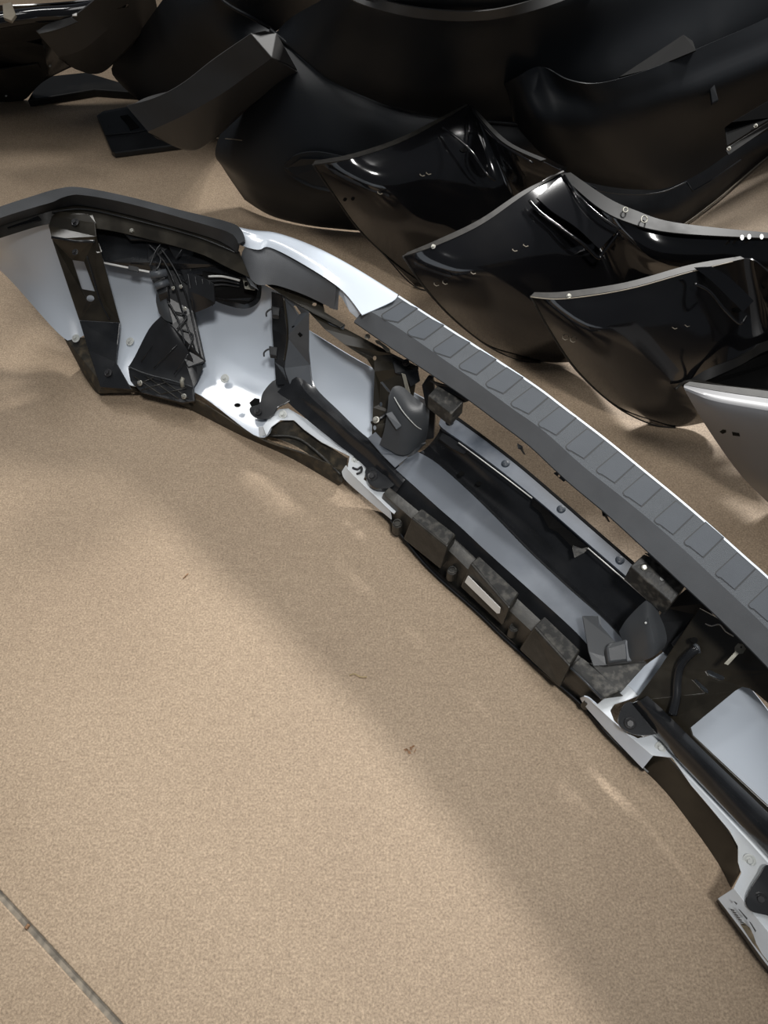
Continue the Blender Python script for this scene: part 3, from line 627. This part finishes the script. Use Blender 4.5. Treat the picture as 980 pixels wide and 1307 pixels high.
# ================================================================ pile of dark bumpers behind
def shell_thing(name, label, cat, base, group=None):
    p = W(*base); p.z = 0
    return thing(name, label, cat, p, group)

# --- silver bumper, right edge
S = shell_thing('steel_bumper', 'silver grey bumper end with two small holes, at the right edge beside the step pad', 'bumper', (1000,640,0))
fs = loft('bumper_face', [[(873,491,.43),(905,497,.435),(950,504,.44),(1010,512,.445),(1100,525,.45)],
                     [(876,502,.42),(908,516,.43),(955,526,.435),(1015,536,.44),(1110,550,.44)],
                     [(905,550,.27),(940,562,.30),(985,575,.31),(1040,590,.31),(1120,605,.31)],
                     [(945,606,.13),(970,615,.15),(1010,625,.16),(1060,638,.16),(1130,650,.16)],
                     [(985,646,.015),(1005,655,.001),(1040,668,.001),(1080,680,.001),(1140,690,.001)]], 'silver', S, n=30, sub=5, cross=True, thick=.003)
loft('rim_flange', [[(873,491,.431),(905,497,.436),(950,504,.441),(1010,512,.446),(1100,525,.451)], [(880,487,.432),(910,491,.437),(955,496,.442),(1010,503,.446),(1100,513,.45)]], 'rim', S, n=20, thick=.004)
for q in ([(918,551),(922,548.5),(926,549),(926.5,552),(922,554)], [(934,551.5),(943,553),(944,557),(935,556)]):
    sheet('mount_hole', [(x, y, snap(fs, x, y)) for x, y in q], 'hole', S, thick=.002, bevel=0)

# --- three gloss black bumper ends
def hole(x, y, z, parent, rx=4, ry=2.4):
    face = [c for c in parent.children if c.name.startswith('bumper_face')][0]
    sheet('mount_hole', [(a, b, snap(face, a, b) or z) for a, b in circ(x, y, rx, ry, 10)], 'hole', parent, thick=.002, bevel=0)
def ringmark(x, y, z, parent):
    face = [c for c in parent.children if c.name.startswith('bumper_face')][0]
    z = snap(face, x, y) or z
    tube('mount_hole', [(x-4,y-2,z),(x-4,y+1,z),(x-1,y+3,z),(x+2,y+2,z)], .0010, 'edge', parent)

G1 = shell_thing('steel_bumper', 'gloss black bumper end directly left of the silver one', 'bumper', (870,545,0), 'gloss black bumper ends')
loft('bumper_face', [[(677,378,.44),(720,380,.445),(800,368,.455),(880,346,.46),(950,330,.46),(985,350,.46),(1060,400,.46)],
                     [(700,420,.33),(750,425,.38),(820,412,.39),(890,390,.38),(950,372,.38),(990,386,.38),(1060,430,.40)],
                     [(735,472,.19),(785,480,.24),(845,470,.26),(900,448,.27),(950,420,.29),(990,420,.31),(1060,455,.33)],
                     [(785,518,.07),(825,525,.10),(868,515,.13),(905,490,.17),(945,462,.22),(985,444,.26),(1060,480,.28)],
                     [(830,540,.001),(862,545,.001),(895,540,.02),(925,530,.06),(955,480,.18),(985,452,.24),(1060,490,.26)]], 'gloss', G1, n=44, sub=5, cross=True, thick=.003)
loft('rim_flange', [[(677,378,.441),(720,380,.446),(800,368,.456),(880,346,.461),(950,330,.461)], [(682,373,.442),(722,372,.447),(800,360,.457),(880,338,.462),(945,327,.462)]], 'rim', G1, n=24, thick=.004)
tube('rim_edge', [(677,379,.443),(720,381.5,.448),(800,369.5,.458),(880,347.5,.463),(935,334,.463)], .0012, 'edge', G1, n=24)
bolt('rim_bolt', 726,378,.45, 'zinc', G1, s=.6)
tube('left_edge', [(677,378,.441),(700,420,.331),(735,472,.191),(785,518,.071),(830,541,.012),(862,546,.001)], .0022, 'rim', G1, n=30)
loft('corner_recess', [[(886,342,.47),(905,356,.45),(925,375,.425),(948,398,.40)], [(908,340,.475),(928,352,.46),(946,368,.44),(962,384,.42)]], 'gloss', G1, n=14, thick=.004)
tube('corner_lip', [(886,362,.45),(905,372,.437),(925,396,.405),(944,413,.378),(952,404,.387)], .0035, 'gloss', G1, n=20)
hole(940,396,.402, G1, 6, 3)
for x, y, z in ((722,431,.335),(732,434,.335),(862,417,.37),(878,414,.37)): ringmark(x, y, z, G1)
loft('lower_return', [[(878,486,.20),(905,470,.235),(945,455,.265),(985,434,.29),(1050,430,.29)], [(872,494,.19),(900,486,.215),(945,466,.245),(985,446,.27),(1050,445,.27)]], 'glossdusty', G1, n=20, thick=.006)
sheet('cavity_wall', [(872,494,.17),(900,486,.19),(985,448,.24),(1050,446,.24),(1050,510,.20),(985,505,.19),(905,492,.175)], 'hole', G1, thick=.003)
tube('cavity_bar', [(862,497,.2),(880,486,.21),(930,494,.24),(990,500,.26)], .004, 'rim', G1, n=12)

G2 = shell_thing('steel_bumper', 'gloss black bumper end, middle of the three, with a dusty bolted top flange', 'bumper', (680,458,0), 'gloss black bumper ends')
loft('bumper_face', [[(514,327,.44),(560,312,.45),(615,286,.46),(670,248,.47),(715,222,.47),(760,262,.47),(830,290,.47),(985,300,.47),(1060,300,.47)],
                     [(540,365,.33),(585,352,.39),(640,330,.41),(695,300,.42),(745,285,.42),(790,308,.42),(850,330,.42),(985,335,.42),(1060,335,.42)],
                     [(575,404,.19),(620,400,.25),(675,385,.28),(725,365,.30),(770,350,.32),(810,355,.33),(870,360,.34),(985,365,.35),(1060,365,.35)],
                     [(620,440,.07),(660,440,.11),(705,430,.15),(750,415,.19),(790,400,.22),(830,395,.25),(880,395,.27),(985,395,.28),(1060,395,.28)],
                     [(660,458,.001),(690,462,.001),(730,462,.02),(770,455,.06),(810,440,.12),(850,425,.18),(890,420,.21),(985,415,.24),(1060,415,.24)]], 'gloss', G2, n=60, sub=5, cross=True, thick=.003)
loft('rim_flange', [[(514,327,.441),(560,312,.451),(615,286,.461),(670,248,.471),(715,222,.471)], [(520,322,.444),(560,305,.455),(612,280,.464),(668,243,.474),(720,219,.474)]], 'rim', G2, n=24, thick=.004)
bolt('rim_bolt', 553,315,.455, 'zinc', G2, s=.6)
tube('left_edge', [(514,327,.441),(540,365,.331),(575,404,.191),(620,440,.071),(660,459,.012),(690,463,.001)], .0022, 'rim', G2, n=30)
loft('top_flange', [[(715,222,.478),(760,262,.478),(800,283,.478),(860,297,.478),(985,304,.478),(1060,306,.478)], [(728,220,.482),(775,252,.482),(810,268,.482),(862,284,.482),(985,297,.482),(1060,299,.482)]], 'glossdusty', G2, n=30, thick=.004)
for x, y, r in ((798,268,3),(822,280,4)):
    tube('mount_hole', [(a, b, .487) for a, b in circ(x, y, r, r*1.1, 10)] + [(x+r, y, .487)], .0016, 'clipmetal', G2)
for x, y in ((947,303),(956,302),(972,302)): sheet('mount_hole', [(a, b, .489) for a, b in circ(x, y, 2.4, 3.4)], 'washer', G2, thick=.001, bevel=0)
tube('corner_lip', [(675,256,.475),(690,272,.46),(715,290,.44),(745,312,.415),(763,329,.39),(770,322,.4),(790,296,.44)], .0045, 'gloss', G2, n=30)
loft('corner_recess', [[(685,252,.482),(705,270,.465),(735,290,.445),(765,318,.415)], [(715,226,.482),(735,245,.478),(765,268,.465),(792,290,.45)]], 'gloss', G2, n=16, thick=.004)
tube('corner_edge', [(720,224,.486),(738,250,.482),(765,275,.472),(792,293,.46)], .0035, 'gloss', G2, n=16)
hole(715,277,.47, G2, 5, 3)
for x, y, z in ((658,318,.41),(672,312,.41),(605,347,.39),(558,362,.34),(569,360,.35)): ringmark(x, y, z, G2)
for k in range(8): tube('cast_mark', [(665+k*5,353-k*1.2,.345),(667+k*5,348-k*1.2,.352)], .0008, 'rim', G2)

G3 = shell_thing('steel_bumper', 'gloss black bumper end farthest left of the three, against the ridged matt cover', 'bumper', (560,390,0), 'gloss black bumper ends')
loft('bumper_face', [[(399,210,.44),(450,202,.45),(510,182,.46),(560,156,.47),(599,134,.47),(640,180,.47),(690,205,.47),(760,240,.46)],
                     [(425,248,.34),(475,240,.39),(530,222,.41),(580,198,.42),(620,185,.42),(655,212,.42),(705,235,.42),(770,270,.41)],
                     [(455,290,.22),(505,285,.28),(555,268,.31),(605,250,.33),(645,240,.34),(680,250,.35),(720,265,.35),(780,300,.34)],
                     [(490,325,.12),(535,322,.16),(585,310,.20),(630,295,.23),(670,285,.25),(700,290,.26),(740,300,.27),(790,330,.26)],
                     [(530,365,.001),(570,372,.001),(615,370,.02),(655,350,.08),(690,330,.14),(720,325,.18),(760,330,.2),(800,355,.2)]], 'gloss', G3, n=60, sub=5, cross=True, thick=.003)
loft('rim_flange', [[(399,210,.441),(450,202,.451),(510,182,.461),(560,156,.471),(597,134,.471)], [(402,205,.443),(450,196,.455),(507,177,.464),(558,152,.474),(594,133,.474)]], 'rim', G3, n=24, thick=.004)
tube('left_edge', [(399,210,.441),(425,248,.341),(455,290,.221),(490,325,.121),(530,366,.012),(570,373,.001)], .0022, 'rim', G3, n=30)
tube('corner_lip', [(565,162,.474),(580,174,.465),(600,192,.446),(620,220,.41),(632,230,.395)], .004, 'gloss', G3, n=20)
tube('corner_edge', [(600,136,.478),(615,158,.474),(640,184,.474),(680,208,.474)], .003, 'gloss', G3, n=16)
hole(592,191,.452, G3, 5, 3)
loft('rear_flange', [[(599,134,.473),(640,180,.473),(690,205,.473)], [(606,138,.473),(648,180,.473),(697,203,.473)]], 'glossdusty', G3, n=16, thick=.004)
for x, y, z in ((540,222,.41),(548,220,.41),(486,245,.385)): ringmark(x, y, z, G3)
hole(440,255,.315, G3, 2.4, 2); hole(450,254,.325, G3, 2.4, 2)
loft('wheel_lip', [[(530,318,.175),(550,298,.22),(580,285,.26),(615,280,.27)], [(545,318,.165),(560,306,.2),(585,294,.235),(612,290,.25)]], 'rim', G3, n=16, thick=.004)

# --- matt black cover behind the gloss ends (right)
C1 = shell_thing('bumper_cover', 'large matt black cover with a rectangular opening, behind the gloss ends at upper right', 'bumper cover', (870,290,0), 'matt black bumper covers')
loft('cover_skin', [[(560,160,0.354),(610,128,0.402),(660,98,0.527),(690,85,0.538),(725,102,0.538),(765,106,0.538),(830,88,0.538),(900,58,0.538),(985,20,0.538),(1120,-50,0.538)],
                    [(565,170,0.330),(620,140,0.366),(665,118,0.487),(700,112,0.497),(735,122,0.497),(775,126,0.497),(840,108,0.497),(905,80,0.497),(990,44,0.497),(1120,-20,0.497)],
                    [(580,190,0.251),(635,170,0.283),(680,160,0.411),(720,160,0.424),(760,164,0.424),(800,158,0.424),(855,140,0.424),(920,116,0.424),(1000,82,0.424),(1125,25,0.424)],
                    [(600,205,0.197),(655,200,0.263),(705,205,0.271),(750,215,0.271),(790,218,0.271),(830,212,0.263),(880,190,0.252),(935,160,0.252),(1010,120,0.252),(1130,65,0.252)],
                    [(620,215,0.171),(680,218,0.207),(730,228,0.196),(775,238,0.185),(815,242,0.174),(850,240,0.165),(895,220,0.157),(945,186,0.157),(1015,150,0.157),(1135,95,0.157)]], 'matt', C1, n=70, sub=5, cross=True, thick=.003)
loft('lower_valance', [[(640,212,.185),(700,214,.18),(760,226,.17),(815,231,.16),(855,228,.15),(898,208,.145),(948,174,.145),(1015,140,.145),(1135,100,.15)],
                       [(690,262,.10),(740,270,.09),(785,275,.085),(825,275,.08),(860,265,.08),(905,238,.08),(955,200,.08),(1020,170,.08),(1140,115,.08)],
                       [(730,300,.001),(775,300,.001),(815,298,.001),(845,295,.001),(872,286,.001),(920,250,.001),(985,195,.001),(1040,160,.001),(1150,100,.001)]], 'plastic', C1, n=50, sub=4, cross=True, thick=.003)
tube('valance_edge', [(850,297,.012),(872,287,.012),(920,251,.012),(985,196,.012),(1045,160,.012)], .003, 'edge', C1, n=20)
tube('cover_seam', [(690,222,.23),(740,238,.215),(790,247,.20),(840,246,.19),(876,232,.19)], .0022, 'cover', C1, n=20)
tube('seam_step', [(876,232,.19),(884,244,.178),(905,232,.18),(945,204,.18)], .0025, 'matt', C1)
sheet('plate_opening', [(925,163,0.320),(934,156,0.340),(985,126,0.355),(1040,105,0.365),(1040,125,0.315),(985,150,0.315),(928,186,0.305)], 'hole', C1, thick=.002)
sheet('opening_sill', [(926,193,0.307),(932,186,0.311),(985,153,0.320),(985,160,0.305),(930,198,0.300)], 'glossdusty', C1, thick=.003)
bolt('sill_bolt', 930,190,.313, 'zinc', C1, s=.7); bolt('sill_bolt', 964,161,.32, 'zinc', C1, s=.7)
prism('sensor_clip', [(905,105,0.455),(911,104,0.455),(917,128,0.420),(909,132,0.415)], 'matt', C1, down=.01)
sheet('top_ledge', [(790,98,.53),(872,44,.53),(884,52,.53),(888,64,.545),(830,88,.535)], 'hole', C1, thick=.004)  # near-black colour stands in for the shade on this flap

# --- matt black cover with the grey wheel arch flare (centre top)
C2 = shell_thing('bumper_cover', 'big matt black cover with grey arch flare overhanging the flat plate on the floor', 'bumper cover', (380,285,0), 'matt black bumper covers')
loft('cover_skin', [[(345,38,0.534),(375,62,0.506),(420,98,0.469),(470,122,0.430),(520,140,0.393),(590,152,0.371),(680,160,0.364),(760,155,0.364)],
                    [(330,75,0.460),(365,105,0.449),(410,132,0.416),(460,155,0.381),(515,170,0.345),(580,182,0.322),(660,185,0.322),(740,180,0.322)],
                    [(300,130,0.331),(340,160,0.340),(390,182,0.322),(440,200,0.294),(500,215,0.262),(560,222,0.238),(640,222,0.238),(720,220,0.238)],
                    [(275,190,0.200),(315,215,0.200),(365,232,0.200),(420,245,0.190),(480,255,0.180),(540,260,0.180),(610,260,0.180),(690,255,0.180)],
                    [(285,215,0.120),(322,245,0.100),(372,263,0.090),(425,272,0.085),(485,275,0.080),(545,278,0.080),(610,278,0.080),(690,275,0.080)],
                    [(312,255,0.020),(345,275,0.008),(390,287,0.005),(440,293,0.005),(500,297,0.005),(560,300,0.005),(620,300,0.005),(690,298,0.005)]], 'matt', C2, n=50, sub=5, cross=True, thick=.003)
tube('ridge', [(345,38,0.538),(360,50,0.524),(380,66,0.506),(420,98,0.473),(470,122,0.434),(520,140,0.396),(590,152,0.375),(680,160,0.368)], .006, 'matt', C2, n=40)
loft('upper_skin', [[(352,42,.53),(380,68,.51),(420,100,.48),(470,124,.45),(525,142,.41),(590,152,.37),(680,155,.367),(780,140,.367),(900,90,.367),(1000,40,.367)],
                    [(372,22,.58),(400,50,.57),(440,80,.55),(490,104,.52),(545,118,.49),(610,125,.45),(690,125,.44),(780,108,.44),(890,60,.44),(990,10,.44)],
                    [(410,0,.68),(430,28,.66),(465,52,.64),(515,72,.61),(570,82,.58),(630,82,.55),(700,75,.54),(780,52,.54),(880,5,.54),(980,-45,.54)],
                    [(440,-20,.78),(455,5,.76),(490,22,.74),(540,34,.71),(595,38,.68),(650,34,.66),(710,20,.65),(780,-5,.65),(870,-50,.65),(960,-100,.65)],
                    [(450,-35,.82),(470,-10,.80),(500,4,.78),(545,12,.76),(600,14,.74),(650,8,.725),(705,-10,.71),(770,-40,.71),(850,-80,.71),(940,-130,.71)],
                    [(470,-110,.95),(490,-85,.93),(520,-70,.91),(560,-60,.89),(610,-58,.87),(660,-64,.85),(710,-80,.83),(770,-110,.83),(850,-150,.83),(940,-200,.83)]], 'matt', C2, n=60, sub=5, cross=True, thick=.003)
loft('top_ledge', [[(425,-18,.79),(450,0,.78),(490,14,.765),(540,24,.745),(600,27,.725),(650,21,.71),(710,4,.70),(780,-26,.70)], [(432,-30,.80),(455,-12,.79),(495,2,.785),(545,12,.77),(600,15,.75),(648,9,.735),(706,-10,.72),(772,-40,.72)]], 'flare', C2, n=30, thick=.004)
loft('lamp_recess', [[(360,212,.275),(378,198,.315),(405,194,.32),(440,200,.31)], [(366,218,.262),(384,206,.295),(408,203,.3),(438,208,.295)]], 'matt', C2, n=16, thick=.006)
loft('lamp_recess', [[(360,212,.275),(372,226,.24),(400,240,.212),(440,248,.195)], [(367,216,.268),(380,226,.24),(405,236,.22),(440,242,.205)]], 'matt', C2, n=16, thick=.006)
sheet('lamp_pocket', [(366,214,.272),(384,203,.306),(440,204,.305),(440,244,.206),(400,236,.222),(376,224,.25)], 'matt', C2, thick=.001, bevel=0)
fl2 = loft('arch_flare', [[(161,135,.44),(197,125,.47),(232,107,.50),(271,77,.55),(320,43,.62)],
                    [(189,168,.38),(235,147,.42),(284,119,.465),(315,97,.505),(347,74,.565)],
                    [(189,169,.375),(236,190,.25),(264,184,.265),(314,138,.36),(380,92,.47)],
                    [(200,176,.34),(238,192,.235),(266,184,.245),(316,140,.335),(374,98,.43)]], 'flare', C2, n=34, thick=.004, sharp=.2)
sheet('flare_end', [(320,43,.621),(338,39,.62),(353,42,.60),(380,90,.475),(366,82,.515),(347,74,.568)], 'flare', C2, thick=.01, bevel=.002)
loft('flare_return', [[(166,136,.43),(185,125,.44),(215,117,.45),(235,118,.455)], [(170,138,.43),(195,133,.44),(220,127,.452),(240,122,.46)]], 'flare', C2, n=16, thick=.01)
tube('scratch', [(276,176,.222),(300,178,.26),(314,180,.27)], .0010, 'edge', C2); tube('scratch', [(302,192,.22),(310,200,.215)], .0008, 'edge', C2)

# --- second cover with flare, farther left
C3 = shell_thing('bumper_cover', 'matt black cover with grey flare, farther back, above the low black bar at upper left', 'bumper cover', (200,130,0), 'matt black bumper covers')
loft('cover_skin', [[(250,-50,.62),(275,-12,.60),(305,12,.56),(350,38,.49),(400,60,.45)],
                    [(215,-10,.52),(240,18,.50),(272,42,.48),(315,65,.46),(360,85,.44)],
                    [(175,45,.32),(205,70,.31),(240,92,.29),(285,112,.28),(330,128,.27)],
                    [(142,88,.16),(165,110,.13),(200,132,.11),(250,150,.10),(300,165,.10)],
                    [(165,116,.05),(185,135,.03),(215,150,.015),(260,165,.001),(310,180,.001)]], 'matt', C3, n=34, sub=5, cross=True, thick=.003)
loft('upper_skin', [[(262,-20,.60),(290,5,.58),(320,22,.55),(352,40,.49)], [(300,-60,.70),(330,-30,.67),(365,-8,.60),(400,10,.54)], [(330,-90,.76),(365,-60,.73),(400,-35,.68),(440,-15,.62)]], 'matt', C3, n=20, sub=4, cross=True, thick=.003)
tube('ridge', [(262,-20,.606),(290,5,.586),(320,22,.556),(345,36,.51)], .005, 'matt', C3, n=16)
loft('arch_flare', [[(46,40,.42),(75,31,.44),(98,18,.465),(125,-4,.51),(160,-40,.58)],
                    [(75,73,.31),(104,64,.34),(130,44,.38),(158,16,.43),(195,-20,.50)],
                    [(75,74,.305),(96,88,.22),(124,94,.20),(150,74,.26),(202,18,.39)],
                    [(82,78,.28),(98,89,.21),(126,94,.19),(152,75,.245),(206,20,.36)]], 'flare', C3, n=30, thick=.004, sharp=.2)
loft('flare_return', [[(47,40,.425),(62,30,.44),(90,22,.46)], [(50,43,.42),(75,37,.43),(98,28,.45)]], 'flare', C3, n=10, thick=.01)

# --- black clutter at far upper left
D = shell_thing('steel_bumper', 'gloss black bumper with scuffed bright edges, in the far upper left corner', 'bumper', (30,125,0))
loft('bumper_face', [[(-120,30,.42),(-60,10,.46),(0,8,.47),(50,6,.47),(100,2,.47),(190,-10,.47)],
                     [(-120,60,.34),(-60,45,.37),(0,42,.37),(50,38,.37),(110,25,.38),(190,10,.39)],
                     [(-120,95,.2),(-60,85,.2),(0,85,.19),(48,75,.22),(100,55,.26),(190,35,.30)],
                     [(-120,128,.001),(-60,130,.001),(0,130,.001),(30,128,.001),(62,100,.1),(150,60,.2)]], 'gloss', D, n=40, sub=4, cross=True, thick=.004)
tube('top_tube', [(-80,45,.44),(-10,28,.46),(40,20,.46),(100,15,.46),(160,0,.46)], .022, 'gloss', D, n=20, seg=14)
sheet('end_plate', [(-20,62,.30),(20,50,.33),(55,58,.30),(62,95,.16),(30,100,.12),(-20,105,.12)], 'glossdusty', D, thick=.006)
sheet('lower_plate', [(-20,92,.20),(48,82,.22),(60,98,.14),(30,128,.015),(-20,132,.001)], 'glossdusty', D, thick=.005)
sheet('bright_scuff', [(3,5,.49),(14,2,.49),(20,18,.485),(14,26,.48),(4,22,.48)], 'edge', D, thick=.01, bevel=.002)
sheet('bright_scuff', [(92,18,.478),(98,16,.478),(98,20,.474),(92,20,.474)], 'label', D, thick=.004)
for x, y, z in ((48,100,.13),(54,95,.14),(8,122,.05),(64,84,.2)): bolt('bolt', x, y, z, 'washer', D, s=.45)
R = thing('steel_bar', 'low black bar lying flat on the floor at upper left under the flared cover', 'bar', W(110,112,0))
prism('bar', [(52,98,.03),(110,92,.03),(178,112,.03),(176,118,.03),(120,114,.03),(60,124,.03),(35,128,.03)], 'glossdusty', R, down=.027, bevel=.004)

# --- flat step plate on the floor
P = thing('step_plate', 'flat black plastic plate with a raised upper band, on the floor under a flare', 'plate', W(170,170,0))
prism('plate_body', [(123,147,.022),(130,142,.022),(185,132,.022),(240,178,.022),(232,184,.022),(146,195,.022),(142,192,.022)], 'plastic', P, down=.02, bevel=.004)
sheet('raised_band', [(125,147,.028),(131,144,.028),(186,134,.028),(212,158,.028),(176,168,.028),(134,172,.028)], 'matt', P, thick=.006, bevel=.002)
sheet('snap_pocket', [(153,148,.031),(163,146,.031),(178,162,.031),(166,166,.031),(162,158,.031)], 'hole', P, thick=.003, bevel=.001)
bolt('plate_dimple', 139,161,.028, 'black', P, s=.3)

# ================================================================ small litter on the floor
def tag(o, label, cat, group=None):
    o['label'] = label; o['category'] = cat
    if group: o['group'] = group
def litter(name, pts, r, mat, label, cat):
    q = [W(*p) for p in pts]; bm = bmesh.new(); add_tube(bm, smooth_line(q, 10), r, 6)
    tag(finish(name, bm, mat, None, smooth=True, loc=W(pts[0][0], pts[0][1], 0)), label, cat)
M['straw'] = material('straw', (.42, .32, .17), .7, var=.2, scale=80)
M['leaf'] = material('dry_leaf', (.30, .17, .09), .8, var=.4, scale=90)
litter('straw', [(446,862,.003),(452,860,.004),(460,864,.003),(468,864,.003)], .0017, 'straw', 'pale bent straw lying on the open concrete', 'straw')
litter('twig', [(234,738,.002),(237,735,.003),(240,732,.002)], .0014, 'leaf', 'tiny dark twig on the concrete at left', 'twig')
litter('wood_chip', [(33,1185,.001),(37,1180,.001)], .0035, 'leaf', 'small orange brown chip in the floor joint', 'chip')
bm = bmesh.new()
for x, y, a in ((518,957,.3),(524,955,1.2),(530,958,2.0),(522,960,.8),(527,953,2.6)):
    add_sheet(bm, [(x-3*math.cos(a), y-2*math.sin(a), .002), (x+1, y-2, .005), (x+4*math.cos(a), y+3*math.sin(a), .003), (x-1, y+2, .0025)], thick=.001)
tag(finish('dry_leaf', bm, 'leaf', None, loc=W(524,957,0)), 'crumbled brown dry leaf on the concrete in front of the bumper', 'leaf')
